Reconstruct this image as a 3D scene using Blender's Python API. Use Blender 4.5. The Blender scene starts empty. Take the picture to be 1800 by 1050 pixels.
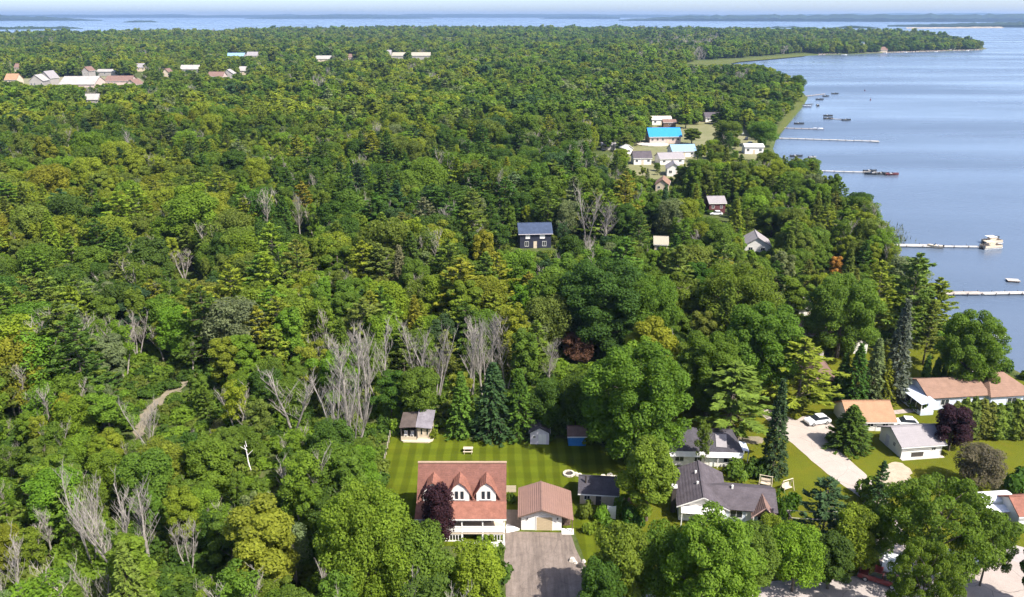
import bpy, math, random
import numpy as np
from mathutils import Vector
R = math.radians
rng = np.random.default_rng(7)
random.seed(7)
S = bpy.context.scene
COL = S.collection

# ------------------------------------------------------------------ camera, sky, sun, exposure
F, HC, GZ = 1413.0, 66.0, 1.0            # focal length in photo pixels, camera height, ground level (water is z = 0)
PIT = math.atan((525 - 26) / F)
CP, SP = math.cos(PIT), math.sin(PIT)
cam = bpy.data.cameras.new('camera')
cam.sensor_fit = 'HORIZONTAL'
cam.angle = 2 * math.atan(900 / F)
cam.clip_start, cam.clip_end = 1.0, 60000
camo = bpy.data.objects.new('camera', cam)
COL.objects.link(camo)
camo.location = (0, 0, HC)
camo.rotation_euler = (math.pi / 2 - PIT, 0, 0)
S.camera = camo

SUN_AZ, SUN_EL = 129.0, 50.0             # degrees clockwise from +Y, degrees above the horizon
w = bpy.data.worlds.new('World')
S.world = w
w.use_nodes = True
nt = w.node_tree
sky = nt.nodes.new('ShaderNodeTexSky')
sky.sky_type = 'NISHITA'
sky.sun_disc = False
sky.sun_elevation = R(SUN_EL)
sky.sun_rotation = R(SUN_AZ)
sky.air_density = 0.5
sky.dust_density = 1.4
sky.ozone_density = 1.2
bg = nt.nodes['Background']
bg.inputs['Strength'].default_value = 0.15
nt.links.new(sky.outputs['Color'], bg.inputs['Color'])

sl = bpy.data.lights.new('sun', 'SUN')
sl.energy = 4.4
sl.angle = R(0.5)
sl.color = (1.0, 0.95, 0.87)
so = bpy.data.objects.new('sun', sl)
COL.objects.link(so)
sd = Vector((math.sin(R(SUN_AZ)) * math.cos(R(SUN_EL)), math.cos(R(SUN_AZ)) * math.cos(R(SUN_EL)), math.sin(R(SUN_EL))))
so.rotation_euler = sd.to_track_quat('Z', 'Y').to_euler()
so.location = (100, -60, 300)

S.view_settings.view_transform = 'Standard'
S.view_settings.look = 'None'
S.view_settings.exposure = 1.3
S.view_settings.gamma = 1.0
S.view_settings.use_curve_mapping = False
S.render.engine = 'CYCLES'
cy = S.cycles
cy.max_bounces, cy.diffuse_bounces, cy.glossy_bounces = 8, 4, 2
cy.transmission_bounces, cy.volume_bounces, cy.transparent_max_bounces = 4, 0, 8
cy.use_denoising = True
cy.use_adaptive_sampling = True
cy.adaptive_threshold = 0.02
cy.caustics_reflective = cy.caustics_refractive = False

# ------------------------------------------------------------------ helpers
def W(u, v, z=GZ):
    """The point at height z that stands behind a pixel of the 1800 px photograph (used as a survey)."""
    x, yc = (u - 900) / F, -(v - 525) / F
    t = (z - HC) / (-SP + CP * yc)
    return x * t, (CP + SP * yc) * t

def P(x, y, z):
    q = z - HC
    d = y * CP - q * SP
    return 900 + F * x / d, 525 - F * (y * SP + q * CP) / d, d

MATS = {}
def mat(name, col, rough=0.7, var=0.15, scale=3.0, bump=0.0, bscale=20.0, spec=0.3, metal=0.0, wave=None):
    if name in MATS: return MATS[name]
    m = bpy.data.materials.new(name)
    m.use_nodes = True
    n, l = m.node_tree.nodes, m.node_tree.links
    b = n['Principled BSDF']
    b.inputs['Roughness'].default_value = rough
    b.inputs['Specular IOR Level'].default_value = spec
    b.inputs['Metallic'].default_value = metal
    tc = n.new('ShaderNodeTexCoord')
    no = n.new('ShaderNodeTexNoise')
    no.inputs['Scale'].default_value = scale
    no.inputs['Detail'].default_value = 6
    no.inputs['Roughness'].default_value = 0.65
    l.new(tc.outputs['Object'], no.inputs['Vector'])
    rp = n.new('ShaderNodeValToRGB')
    rp.color_ramp.elements[0].position, rp.color_ramp.elements[1].position = 0.3, 0.7
    rp.color_ramp.elements[0].color = (*[c * (1 - var) for c in col], 1)
    rp.color_ramp.elements[1].color = (*[min(c * (1 + var), 0.95) for c in col], 1)
    l.new(no.outputs['Fac'], rp.inputs['Fac'])
    n2 = n.new('ShaderNodeTexNoise')
    n2.inputs['Scale'].default_value = scale * 5.5
    n2.inputs['Detail'].default_value = 5
    n2.inputs['Roughness'].default_value = 0.75
    l.new(tc.outputs['Object'], n2.inputs['Vector'])
    r2 = n.new('ShaderNodeMapRange')
    r2.inputs[1].default_value, r2.inputs[2].default_value = 0.3, 0.7
    r2.inputs[3].default_value, r2.inputs[4].default_value = 1 - var * 0.9, 1 + var * 0.6
    l.new(n2.outputs['Fac'], r2.inputs[0])
    mm = n.new('ShaderNodeVectorMath'); mm.operation = 'SCALE'
    l.new(rp.outputs['Color'], mm.inputs[0]); l.new(r2.outputs[0], mm.inputs['Scale'])
    l.new(mm.outputs[0], b.inputs['Base Color'])
    h = None
    if wave:
        wv = n.new('ShaderNodeTexWave')
        wv.bands_direction = wave[0]
        wv.inputs['Scale'].default_value = wave[1]
        wv.inputs['Distortion'].default_value = wave[2]
        l.new(tc.outputs['Object'], wv.inputs['Vector'])
        h = wv.outputs['Fac']
    elif bump:
        nb = n.new('ShaderNodeTexNoise')
        nb.inputs['Scale'].default_value = bscale
        nb.inputs['Detail'].default_value = 4
        l.new(tc.outputs['Object'], nb.inputs['Vector'])
        h = nb.outputs['Fac']
    if h is not None:
        bp = n.new('ShaderNodeBump')
        bp.inputs['Strength'].default_value = bump or 0.5
        bp.inputs['Distance'].default_value = 0.05
        l.new(h, bp.inputs['Height'])
        l.new(bp.outputs['Normal'], b.inputs['Normal'])
    MATS[name] = m
    return m

def tag(o, label=None, cat=None, group=None, kind=None):
    if label: o['label'] = label
    if cat: o['category'] = cat
    if group: o['group'] = group
    if kind: o['kind'] = kind
    return o

def empty(name, loc=(0, 0, 0), rz=0.0):
    o = bpy.data.objects.new(name, None)
    o.empty_display_size = 0.5
    o.location = loc
    o.rotation_euler = (0, 0, rz)
    COL.objects.link(o)
    return o

def thing(name, label, cat, loc, rz=0.0, group=None):
    return tag(empty(name, loc, rz), label, cat, group)

class MB:
    def __init__(s): s.v, s.f = [], []
    def add(s, v, f):
        k = len(s.v)
        s.v += [tuple(map(float, a)) for a in v]
        s.f += [tuple(i + k for i in a) for a in f]
        return s
    def box(s, x0, x1, y0, y1, z0, z1):
        return s.add([(x, y, z) for z in (z0, z1) for x, y in ((x0, y0), (x1, y0), (x1, y1), (x0, y1))],
                     [(3, 2, 1, 0), (4, 5, 6, 7), (0, 1, 5, 4), (1, 2, 6, 5), (2, 3, 7, 6), (3, 0, 4, 7)])
    def slab(s, pts, t):
        """a quad or triangle made t thick, downwards along its normal"""
        p = [Vector(a) for a in pts]
        n = (p[1] - p[0]).cross(p[2] - p[0]).normalized()
        if n.z < 0: n = -n
        k = len(p)
        return s.add(p + [a - n * t for a in p],
                     [tuple(range(k)), tuple(range(2 * k - 1, k - 1, -1))] + [(i, k + i, k + (i + 1) % k, (i + 1) % k) for i in range(k)])
    def prism(s, poly, axis, a, b):
        """a polygon in (x,z) ['y'], (y,z) ['x'] or (x,y) ['z'] drawn out along the axis from a to b"""
        k = len(poly)
        def q(p, t): return {'y': (p[0], t, p[1]), 'x': (t, p[0], p[1]), 'z': (p[0], p[1], t)}[axis]
        return s.add([q(p, a) for p in poly] + [q(p, b) for p in poly],
                     [tuple(range(k)), tuple(range(2 * k - 1, k - 1, -1))] + [(i, k + i, k + (i + 1) % k, (i + 1) % k) for i in range(k)])
    def tube(s, p0, p1, r0, r1=None, n=8):
        r1 = r0 if r1 is None else r1
        p0, p1 = Vector(p0), Vector(p1)
        d = (p1 - p0).normalized()
        a = d.orthogonal().normalized()
        b = d.cross(a)
        ring = lambda p, r: [p + (a * math.cos(2 * math.pi * i / n) + b * math.sin(2 * math.pi * i / n)) * r for i in range(n)]
        return s.add(ring(p0, r0) + ring(p1, r1),
                     [tuple(range(n - 1, -1, -1)), tuple(range(n, 2 * n))] + [(i, (i + 1) % n, n + (i + 1) % n, n + i) for i in range(n)])
    def mesh(s, name, m):
        me = bpy.data.meshes.new(name)
        me.from_pydata(s.v, [], s.f)
        if m: me.materials.append(m)
        me.validate()
        import bmesh
        bm = bmesh.new(); bm.from_mesh(me)
        bmesh.ops.recalc_face_normals(bm, faces=bm.faces)
        bm.to_mesh(me); bm.free()
        return me
    def build(s, name, m, parent=None, loc=(0, 0, 0), rz=0.0):
        o = bpy.data.objects.new(name, s.mesh(name, m))
        o.location = loc
        o.rotation_euler = (0, 0, rz)
        COL.objects.link(o)
        if parent: o.parent = parent
        return o

def obj(name, me, parent=None, loc=(0, 0, 0), rz=0.0, scale=None, color=None):
    o = bpy.data.objects.new(name, me)
    o.location = loc
    o.rotation_euler = (0, 0, rz)
    if scale is not None: o.scale = scale
    if color is not None: o.color = (*color, 1)
    COL.objects.link(o)
    if parent: o.parent = parent
    return o

def inside(poly, x, y):
    """which of the points (arrays x, y) lie in the polygon"""
    x, y = np.asarray(x, float), np.asarray(y, float)
    r = np.zeros(x.shape, bool)
    n = len(poly)
    for i in range(n):
        (x0, y0), (x1, y1) = poly[i], poly[(i + 1) % n]
        c = (y0 > y) != (y1 > y)
        with np.errstate(divide='ignore', invalid='ignore'):
            r ^= c & (x < (x1 - x0) * (y - y0) / (y1 - y0 + 1e-12) + x0)
    return r

def sheet(name, poly, z, m, kind='structure', label=None, cat=None, smooth=0, jag=0.0, seed=1):
    """a flat sheet with an outline that wanders a little"""
    pts = [Vector((a, b)) for a, b in poly]
    if smooth:
        r = random.Random(seed)
        for _ in range(smooth):
            q = []
            for i, a in enumerate(pts):
                b = pts[(i + 1) % len(pts)]
                q += [a * 0.75 + b * 0.25, a * 0.25 + b * 0.75]
            pts = q
        out = []
        for i, a in enumerate(pts):
            b = pts[(i + 1) % len(pts)]
            k = max(1, int((b - a).length / 0.8)) if jag else 1
            for j in range(k):
                p = a.lerp(b, j / k)
                out.append(p + Vector((r.uniform(-jag, jag), r.uniform(-jag, jag))))
        pts = out
    me = bpy.data.meshes.new(name)
    me.from_pydata([(p.x, p.y, z) for p in pts], [], [tuple(range(len(pts)))])
    if me.polygons[0].normal.z < 0: me.flip_normals()
    me.materials.append(m)
    o = obj(name, me)
    return tag(o, label, cat, None, kind)

# ------------------------------------------------------------------ ground, lake, far shores
def tex_mat(name, build):
    m = bpy.data.materials.new(name)
    m.use_nodes = True
    n, l = m.node_tree.nodes, m.node_tree.links
    build(n, l, n['Principled BSDF'])
    return m

def noise(n, l, vec, scale, detail=5, rough=0.6):
    t = n.new('ShaderNodeTexNoise')
    t.inputs['Scale'].default_value = scale
    t.inputs['Detail'].default_value = detail
    t.inputs['Roughness'].default_value = rough
    if vec is not None: l.new(vec, t.inputs['Vector'])
    return t.outputs['Fac']

def ramp(n, l, fac, stops):
    r = n.new('ShaderNodeValToRGB')
    e = r.color_ramp.elements
    while len(e) < len(stops): e.new(0.5)
    for k, (p, c) in zip(e, stops): k.position, k.color = p, (*c, 1)
    l.new(fac, r.inputs['Fac'])
    return r.outputs['Color']

def mix(n, l, fac, a, b, mode='MIX'):
    m = n.new('ShaderNodeMix')
    m.data_type = 'RGBA'
    m.blend_type = mode
    for s, v in ((m.inputs[0], fac), (m.inputs[6], a), (m.inputs[7], b)):
        if isinstance(v, (int, float)): s.default_value = v
        elif isinstance(v, tuple): s.default_value = (*v, 1)
        else: l.new(v, s)
    return m.outputs[2]

def bumpn(n, l, h, strength, dist):
    b = n.new('ShaderNodeBump')
    b.inputs['Strength'].default_value = strength
    b.inputs['Distance'].default_value = dist
    l.new(h, b.inputs['Height'])
    return b.outputs['Normal']

def ground_mat(n, l, b):
    pos = n.new('ShaderNodeNewGeometry').outputs['Position']
    c = ramp(n, l, noise(n, l, pos, 0.35, 8), [(0.3, (0.035, 0.05, 0.014)), (0.5, (0.06, 0.08, 0.02)), (0.72, (0.1, 0.1, 0.04))])
    l.new(c, b.inputs['Base Color'])
    b.inputs['Roughness'].default_value = 0.95
    b.inputs['Specular IOR Level'].default_value = 0.1
    l.new(bumpn(n, l, noise(n, l, pos, 1.5, 6), 0.8, 0.4), b.inputs['Normal'])
M_GROUND = tex_mat('forest_floor', ground_mat)

def grass_mat(base, stripes, wear=0.5):
    def f(n, l, b):
        pos = n.new('ShaderNodeNewGeometry').outputs['Position']
        lo, hi = tuple(c * 0.72 for c in base), tuple(c * 1.25 for c in base)
        c = ramp(n, l, noise(n, l, pos, 0.12, 6, 0.7), [(0.32, lo), (0.5, base), (0.7, hi)])
        c = mix(n, l, noise(n, l, pos, 6, 3), tuple(0.75 for _ in base), tuple(1.2 for _ in base)) if False else mix(n, l, 0.55, c, ramp(n, l, noise(n, l, pos, 5, 4, 0.8), [(0.3, lo), (0.7, hi)]))
        dry = ramp(n, l, noise(n, l, pos, 0.3, 4), [(0.5, (0, 0, 0)), (0.75, (1, 1, 1))])
        d = n.new('ShaderNodeMath'); d.operation = 'MULTIPLY'; l.new(dry, d.inputs[0]); d.inputs[1].default_value = wear
        c = mix(n, l, d.outputs[0], c, (base[0] * 1.45, base[1] * 1.1, base[2] * 1.3))
        if stripes:
            for ax, sc, k in (('X', 0.14, 0.16), ('Y', 0.09, 0.07)):
                wv = n.new('ShaderNodeTexWave')
                wv.bands_direction = ax
                wv.inputs['Scale'].default_value = sc
                wv.inputs['Distortion'].default_value = 2.2
                wv.inputs['Detail Scale'].default_value = 0.4
                l.new(pos, wv.inputs['Vector'])
                s = ramp(n, l, wv.outputs['Fac'], [(0.35, (1 - k,) * 3), (0.65, (1 + k,) * 3)])
                c = mix(n, l, 1.0, c, s, 'MULTIPLY')
        l.new(c, b.inputs['Base Color'])
        b.inputs['Roughness'].default_value = 0.9
        b.inputs['Specular IOR Level'].default_value = 0.04
        l.new(bumpn(n, l, noise(n, l, pos, 8, 5, 0.8), 0.9, 0.12), b.inputs['Normal'])
    return f
M_LAWN = tex_mat('mown_lawn', grass_mat((0.072, 0.092, 0.006), True, 0.35))
M_YARD = tex_mat('yard_grass', grass_mat((0.092, 0.103, 0.009), False, 0.6))
M_MARSH = tex_mat('marsh_grass', grass_mat((0.085, 0.10, 0.028), False, 0.6))

def paving(a, b_, crack=0.35, sc=0.5, streak=0.0):
    def f(n, l, b):
        pos = n.new('ShaderNodeNewGeometry').outputs['Position']
        c = ramp(n, l, noise(n, l, pos, sc, 8, 0.7), [(0.3, a), (0.7, b_)])
        c = mix(n, l, 0.35, c, ramp(n, l, noise(n, l, pos, 9, 4, 0.7), [(0.3, tuple(q * 0.6 for q in a)), (0.7, tuple(min(q * 1.25, 0.8) for q in b_))]))
        vo = n.new('ShaderNodeTexVoronoi')
        vo.feature = 'DISTANCE_TO_EDGE'
        vo.inputs['Scale'].default_value = 0.22
        wob = n.new('ShaderNodeVectorMath'); wob.operation = 'ADD'
        nn = n.new('ShaderNodeTexNoise'); nn.inputs['Scale'].default_value = 0.6; l.new(pos, nn.inputs['Vector'])
        l.new(pos, wob.inputs[0]); l.new(nn.outputs['Color'], wob.inputs[1])
        l.new(wob.outputs[0], vo.inputs['Vector'])
        k = ramp(n, l, vo.outputs['Distance'], [(0.0, (1 - crack,) * 3), (0.012, (1, 1, 1))])
        c = mix(n, l, 1.0, c, k, 'MULTIPLY')
        if streak:
            ms = n.new('ShaderNodeMapping'); ms.inputs['Scale'].default_value = (1.0, 0.07, 1.0); l.new(pos, ms.inputs['Vector'])
            c = mix(n, l, 1.0, c, ramp(n, l, noise(n, l, ms.outputs[0], 1.7, 5, 0.7), [(0.35, (1 - streak,) * 3), (0.65, (1 + streak * .7,) * 3)]), 'MULTIPLY')
        l.new(c, b.inputs['Base Color'])
        b.inputs['Roughness'].default_value = 0.85
        b.inputs['Specular IOR Level'].default_value = 0.25
        l.new(bumpn(n, l, noise(n, l, pos, 14, 4), 0.4, 0.03), b.inputs['Normal'])
    return f
M_LANE = tex_mat('worn_asphalt', paving((0.30, 0.25, 0.215), (0.38, 0.325, 0.285), 0.3, 0.5))
M_DRIVE = tex_mat('brown_driveway', paving((0.115, 0.09, 0.075), (0.215, 0.172, 0.145), 0.25, 0.9, 0.3))
M_ROAD = tex_mat('grey_road', paving((0.27, 0.235, 0.225), (0.36, 0.315, 0.29), 0.4))
M_PADS = tex_mat('pale_concrete', paving((0.27, 0.225, 0.195), (0.35, 0.295, 0.26), 0.5))
M_DIRT = tex_mat('bare_dirt', paving((0.25, 0.2, 0.14), (0.42, 0.35, 0.26), 0.0, 1.2))
M_TRAIL = tex_mat('sandy_trail', paving((0.10, 0.095, 0.05), (0.26, 0.21, 0.155), 0.0, 0.5))

# shoreline, walked from beside the house of the near right yard to the far point and round it
SHORE_PX = [(2600, 990), (2200, 838), (2000, 752), (1900, 708), (1800, 668), (1745, 641), (1695, 607), (1650, 572), (1620, 540), (1598, 516), (1576, 480), (1556, 448), (1538, 420), (1508, 388),
            (1470, 352), (1425, 330), (1385, 305), (1362, 282), (1352, 262), (1358, 245), (1375, 225), (1392, 205), (1408, 186), (1416, 172), (1404, 160),
            (1372, 146), (1335, 130), (1300, 119), (1282, 112), (1300, 108.5), (1350, 104.5), (1410, 99), (1440, 96.5), (1500, 95.5), (1560, 93), (1620, 91.2), (1680, 89.5), (1722, 88.2),
            (1733, 86), (1722, 82.5), (1640, 72), (1480, 63.5), (1250, 60), (1050, 58.0), (830, 57.0), (620, 58), (480, 61), (430, 64), (330, 67), (150, 68.5), (-100, 69.5), (-600, 71), (-1500, 74)]
shore = [W(u, v, 0.0) for u, v in SHORE_PX]
LAND = shore + [(-3200, 1500), (-900, -400), (400, -400), (420, 20)]
bank = MB()
k = len(LAND)
cen = np.mean(LAND, axis=0)
bank.v = [(x, y, GZ) for x, y in LAND]
# bank: a skirt that slopes down under the water
top = [(x, y) for x, y in LAND]
area = sum(top[i][0] * top[(i + 1) % k][1] - top[(i + 1) % k][0] * top[i][1] for i in range(k))
sgn = 1 if area > 0 else -1
for i in range(k):
    a, b, c = Vector(top[i - 1]), Vector(top[i]), Vector(top[(i + 1) % k])
    d = ((b - a).normalized() + (c - b).normalized()).normalized()
    o_ = b + Vector((d.y, -d.x)) * sgn * 3.0
    bank.v.append((o_.x, o_.y, -0.6))
bank.f = [tuple(range(k))] + [(i, k + i, k + (i + 1) % k, (i + 1) % k) for i in range(k)]
tag(bank.build('ground', M_GROUND), kind='structure')

def water_mat(n, l, b):
    pos = n.new('ShaderNodeNewGeometry').outputs['Position']
    mp = n.new('ShaderNodeMapping'); mp.inputs['Scale'].default_value = (0.25, 1.0, 1.0)
    mp.inputs['Rotation'].default_value = (0, 0, R(8))
    l.new(pos, mp.inputs['Vector'])
    big = noise(n, l, mp.outputs[0], 0.011, 4, 0.55)
    c = ramp(n, l, big, [(0.3, (0.068, 0.094, 0.138)), (0.7, (0.10, 0.128, 0.172))])
    l.new(c, b.inputs['Base Color'])
    rr = n.new('ShaderNodeMapRange')
    rr.inputs[1].default_value, rr.inputs[2].default_value = 0.35, 0.65
    rr.inputs[3].default_value, rr.inputs[4].default_value = 0.34, 0.14
    l.new(big, rr.inputs[0]); l.new(rr.outputs[0], b.inputs['Roughness'])
    b.inputs['IOR'].default_value = 1.33
    b.inputs['Specular IOR Level'].default_value = 0.5
    mp2 = n.new('ShaderNodeMapping'); mp2.inputs['Scale'].default_value = (0.5, 1.0, 1.0); mp2.inputs['Rotation'].default_value = (0, 0, R(28))
    l.new(pos, mp2.inputs['Vector'])
    l.new(bumpn(n, l, noise(n, l, mp2.outputs[0], 0.55, 5, 0.6), 0.45, 0.2), b.inputs['Normal'])
M_WATER = tex_mat('lake_water', water_mat)
sheet('lake', [(-13500, -450), (13500, -450), (13500, 17000), (-13500, 17000)], 0.0, M_WATER)

M_FARWOOD = mat('distant_woodland', (0.028, 0.045, 0.026), 0.95, 0.5, 0.012, spec=0.05)
def far_land(name, u0, u1, vb0, vb1, hts, depth, seed):
    """a long wooded shore seen far across the water: foot along vb, crest from the list of heights"""
    r = np.random.default_rng(seed)
    n = 90
    V = []
    hs = np.interp(np.linspace(0, 1, n), np.linspace(0, 1, len(hts)), hts)
    for i in range(n):
        t = i / (n - 1)
        x, y = W(u0 + (u1 - u0) * t, vb0 + (vb1 - vb0) * t, 0.0)
        s = 1 + depth / y
        h = hs[i] * (1 + 0.10 * r.standard_normal())
        V += [(x, y, -0.5), (x, y + 2, h * 0.45 + 0.5), (x * (1 + depth * .3 / y), y + depth * 0.3, max(h, 1.0)), (x * s, y + depth, max(h * 0.7, 0.5)), (x * s, y + depth + 5, -0.5)]
    f = [(i * 5 + j, i * 5 + j + 1, i * 5 + j + 6, i * 5 + j + 5) for i in range(n - 1) for j in range(4)]
    b = MB(); b.v = V; b.f = f
    return tag(b.build(name, M_FARWOOD), kind='structure')
far_land('distant_shore', -300, 2100, 31.6, 31.2, [45, 60, 66, 70, 62, 70, 88, 76, 66, 70, 92, 100, 95, 90], 1500, 1)
far_land('distant_shore', -300, 180, 36.5, 36.8, [64, 66, 64, 60, 42, 6], 900, 2)
far_land('distant_shore', 430, 760, 33.4, 33.2, [8, 30, 45, 60, 66, 60, 40, 8], 700, 3)
far_land('distant_shore', 1088, 2100, 36.8, 40.5, [10, 50, 60, 66, 66, 68, 68, 68, 68, 66, 66], 900, 4)
far_land('distant_shore', 1560, 2100, 47.0, 50.5, [4, 16, 24, 34, 40, 44, 46], 500, 5)
far_land('distant_island', 216, 280, 39.6, 39.4, [2, 12, 16, 14, 15, 2], 90, 6)
far_land('distant_island', 948, 1090, 33.2, 33.6, [4, 40, 52, 48, 30], 400, 7)
far_land('distant_island', -40, 146, 52.0, 50.5, [12, 10, 13, 9, 12, 13, 10, 8, 12, 7, 2], 40, 8)
far_land('distant_island', 1350, 1410, 49.6, 49.0, [1, 9, 5, 9, 2], 60, 9)
far_land('distant_island', 1462, 1545, 49.5, 50.0, [2, 8, 13, 10, 8, 2], 60, 10)
M_SAND = mat('shore_sand', (0.27, 0.22, 0.16), 0.9, 0.25, 0.05)
sb = MB(); n_ = 24
for i in range(n_):
    x, y = W(1590 + 170 * i / (n_ - 1), 50.4 - 1.0 * i / (n_ - 1), 0.0)
    sb.v += [(x, y - 30, -0.3), (x, y - 8, 5 + 2.5 * random.random()), (x, y + 40, 4)]
sb.f = [(i * 3 + j, i * 3 + j + 1, i * 3 + j + 4, i * 3 + j + 3) for i in range(n_ - 1) for j in range(2)]
tag(sb.build('far_beach', M_SAND), kind='structure')

# haze: the air over the lake
hz = MB().box(-14000, 14000, -700, 17600, -3, 112)
M_HAZE = bpy.data.materials.new('summer_haze')
M_HAZE.use_nodes = True
hn = M_HAZE.node_tree
for nd in list(hn.nodes):
    if nd.type != 'OUTPUT_MATERIAL': hn.nodes.remove(nd)
pv = hn.nodes.new('ShaderNodeVolumePrincipled')
pv.inputs['Color'].default_value = (0.36, 0.53, 0.82, 1)
pv.inputs['Density'].default_value = 0.000068
pv.inputs['Anisotropy'].default_value = 0.2
hn.links.new(pv.outputs[0], hn.nodes['Material Output'].inputs['Volume'])
tag(hz.build('haze', M_HAZE), kind='stuff')

# sheets laid on the ground, each 4 mm above the one below
def px(*a): return [W(u, v) for u, v in a]
lawn_poly = px((684, 764), (760, 760), (850, 760), (920, 768), (1000, 772), (1050, 780), (1100, 812), (1110, 850), (1095, 880), (1085, 960), (1064, 1060), (1046, 1060), (1028, 985), (1010, 936), (900, 936), (900, 960), (735, 960), (660, 905), (668, 857))
yard_poly = px((1120, 830), (1165, 730), (1260, 690), (1330, 668), (1420, 640), (1500, 618), (1600, 600), (1700, 606), (1742, 644), (1800, 672), (1900, 712), (2050, 778), (2300, 880), (2300, 1300), (1040, 1300), (1045, 1000), (1090, 880))
sheet('yard_grass', yard_poly, GZ + 0.004, M_YARD, smooth=1)
sheet('lawn', lawn_poly, GZ + 0.008, M_LAWN)
lane = px((1330, 718), (1347, 717), (1385, 732), (1420, 752), (1470, 788), (1500, 815), (1527, 838), (1560, 880), (1600, 960), (1640, 1060), (1560, 1060), (1545, 980), (1528, 900), (1515, 876), (1480, 852), (1440, 822), (1405, 790), (1375, 765), (1345, 735))
sheet('gravel_apron', px((1400, 737), (1420, 728), (1465, 742), (1470, 768), (1448, 778), (1400, 762), (1390, 748)), GZ + 0.012, M_LANE, smooth=2, jag=0.12, seed=4)
sheet('road', lane, GZ + 0.016, M_LANE, smooth=2, jag=0.08, seed=3)
sheet('driveway', px((888, 934), (1003, 937), (1012, 965), (1022, 985), (1042, 1010), (1056, 1060), (1060, 1200), (880, 1200), (890, 1060), (886, 985)), GZ + 0.012, M_DRIVE)
sheet('street', px((860, 1064), (1040, 1054), (1200, 1040), (1360, 1021), (1440, 1017), (1560, 1010), (1690, 988), (1722, 974), (1760, 961), (1812, 970), (1900, 984), (2100, 1010), (2100, 1075), (1900, 1045), (1800, 1066), (1700, 1088), (1500, 1104), (1200, 1124), (860, 1136)), GZ + 0.020, M_ROAD, smooth=2, jag=0.06, seed=5)
sheet('concrete_pad', px((1690, 1004), (1728, 978), (1800, 990), (1836, 1010), (1800, 1056), (1710, 1070), (1680, 1040)), GZ + 0.024, M_PADS, smooth=1)
sheet('side_road', px((1712, 962), (1740, 950), (1800, 962), (1900, 990), (1900, 1010), (1800, 985), (1760, 975)), GZ + 0.028, M_ROAD, smooth=1)
sheet('dirt_patch', px((1545, 845), (1560, 815), (1585, 812), (1604, 830), (1598, 848), (1570, 858), (1550, 862)), GZ + 0.032, M_DIRT, smooth=2, jag=0.25, seed=6)
sheet('path', px((1706, 652), (1725, 653), (1760, 672), (1745, 676), (1720, 664)), GZ + 0.012, M_PADS)
sheet('path', px((1565, 722), (1625, 716), (1640, 719), (1625, 723), (1567, 729)), GZ + 0.012, M_PADS)
sheet('dirt_path', px((1280, 770), (1330, 766), (1345, 772), (1340, 781), (1290, 780)), GZ + 0.012, M_TRAIL, smooth=1, jag=0.15, seed=8)
sheet('trail', px((236, 758), (243, 732), (266, 709), (298, 686), (324, 668), (340, 667), (326, 684), (294, 706), (268, 728), (254, 752), (246, 790), (236, 795)), GZ + 0.004, M_TRAIL, smooth=1, jag=0.7, seed=9)
sheet('side_walkway', px((889, 928), (890, 896), (916, 897), (916, 930)), GZ + 0.016, M_DRIVE)
sheet('sand_patch', px((826, 760), (862, 759), (860, 771), (824, 771)), GZ + 0.012, M_TRAIL)
sheet('marsh', [W(u, v) for u, v in ((1180, 118), (1225, 108), (1300, 104), (1375, 98), (1425, 95), (1412, 99), (1350, 104.6), (1300, 108.6), (1284, 112), (1240, 115))], GZ + 0.004, M_MARSH)
sheet('shore_grass', px((1340, 170), (1408, 165), (1418, 172), (1405, 190), (1385, 215), (1372, 235), (1360, 238), (1380, 205), (1385, 188)), GZ + 0.004, M_MARSH, smooth=1)
sheet('hamlet_yard', px((1085, 262), (1140, 240), (1150, 215), (1280, 205), (1330, 225), (1348, 262), (1330, 290), (1240, 305), (1150, 320), (1090, 300)), GZ + 0.004, tex_mat('pale_yard', paving((0.075, 0.095, 0.018), (0.22, 0.195, 0.11), 0.0, 0.06)), smooth=1)
sheet('town_clearing', px((-60, 150), (60, 136), (240, 134), (260, 148), (215, 158), (100, 160), (-60, 172)), GZ + 0.004, tex_mat('town_lot', paving((0.09, 0.105, 0.025), (0.27, 0.23, 0.16), 0.0, 0.04)), smooth=1)
# ------------------------------------------------------------------ buildings
WHITE = mat('white_siding', (0.64, 0.61, 0.57), 0.6, 0.06, 1.5, wave=('Z', 2.2, 0.0), bump=0.25)
TRIM = mat('white_trim', (0.68, 0.66, 0.63), 0.5, 0.05, 4)
CREAM = mat('cream_boards', (0.48, 0.40, 0.30), 0.7, 0.12, 2)
GLASS = mat('dark_glass', (0.025, 0.03, 0.036), 0.12, 0.2, 1, spec=0.5)
def shingle(name, col, var=0.24): return mat(name, col, 0.85, var, 0.9, wave=('Z', 1.6, 1.5), bump=0.35, spec=0.2)
RED_ROOF = shingle('brick_red_shingle', (0.150, 0.068, 0.052))
RED_ROOF2 = shingle('lighter_red_shingle', (0.205, 0.088, 0.062))
BROWN_METAL = mat('brown_ribbed_metal', (0.20, 0.118, 0.092), 0.5, 0.08, 0.8, wave=('X', 1.1, 0.0), bump=0.7, spec=0.4)
GREY_ROOF = shingle('grey_shingle', (0.078, 0.066, 0.074))
DARK_ROOF = shingle('dark_shingle', (0.055, 0.05, 0.058))
PALE_ROOF = shingle('pale_grey_shingle', (0.235, 0.215, 0.22), 0.08)
ORANGE_ROOF = shingle('orange_tan_shingle', (0.30, 0.17, 0.10), 0.1)
TAN_ROOF = shingle('tan_brown_shingle', (0.205, 0.125, 0.09), 0.14)
BROWN_ROOF = shingle('brown_shingle', (0.17, 0.105, 0.085))
NAVY_ROOF = shingle('blue_grey_metal', (0.042, 0.058, 0.10))
BLUE_ROOF = mat('bright_blue_metal', (0.02, 0.20, 0.45), 0.45, 0.05, 0.5, wave=('X', 0.6, 0.0), bump=0.3, spec=0.4)
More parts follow.
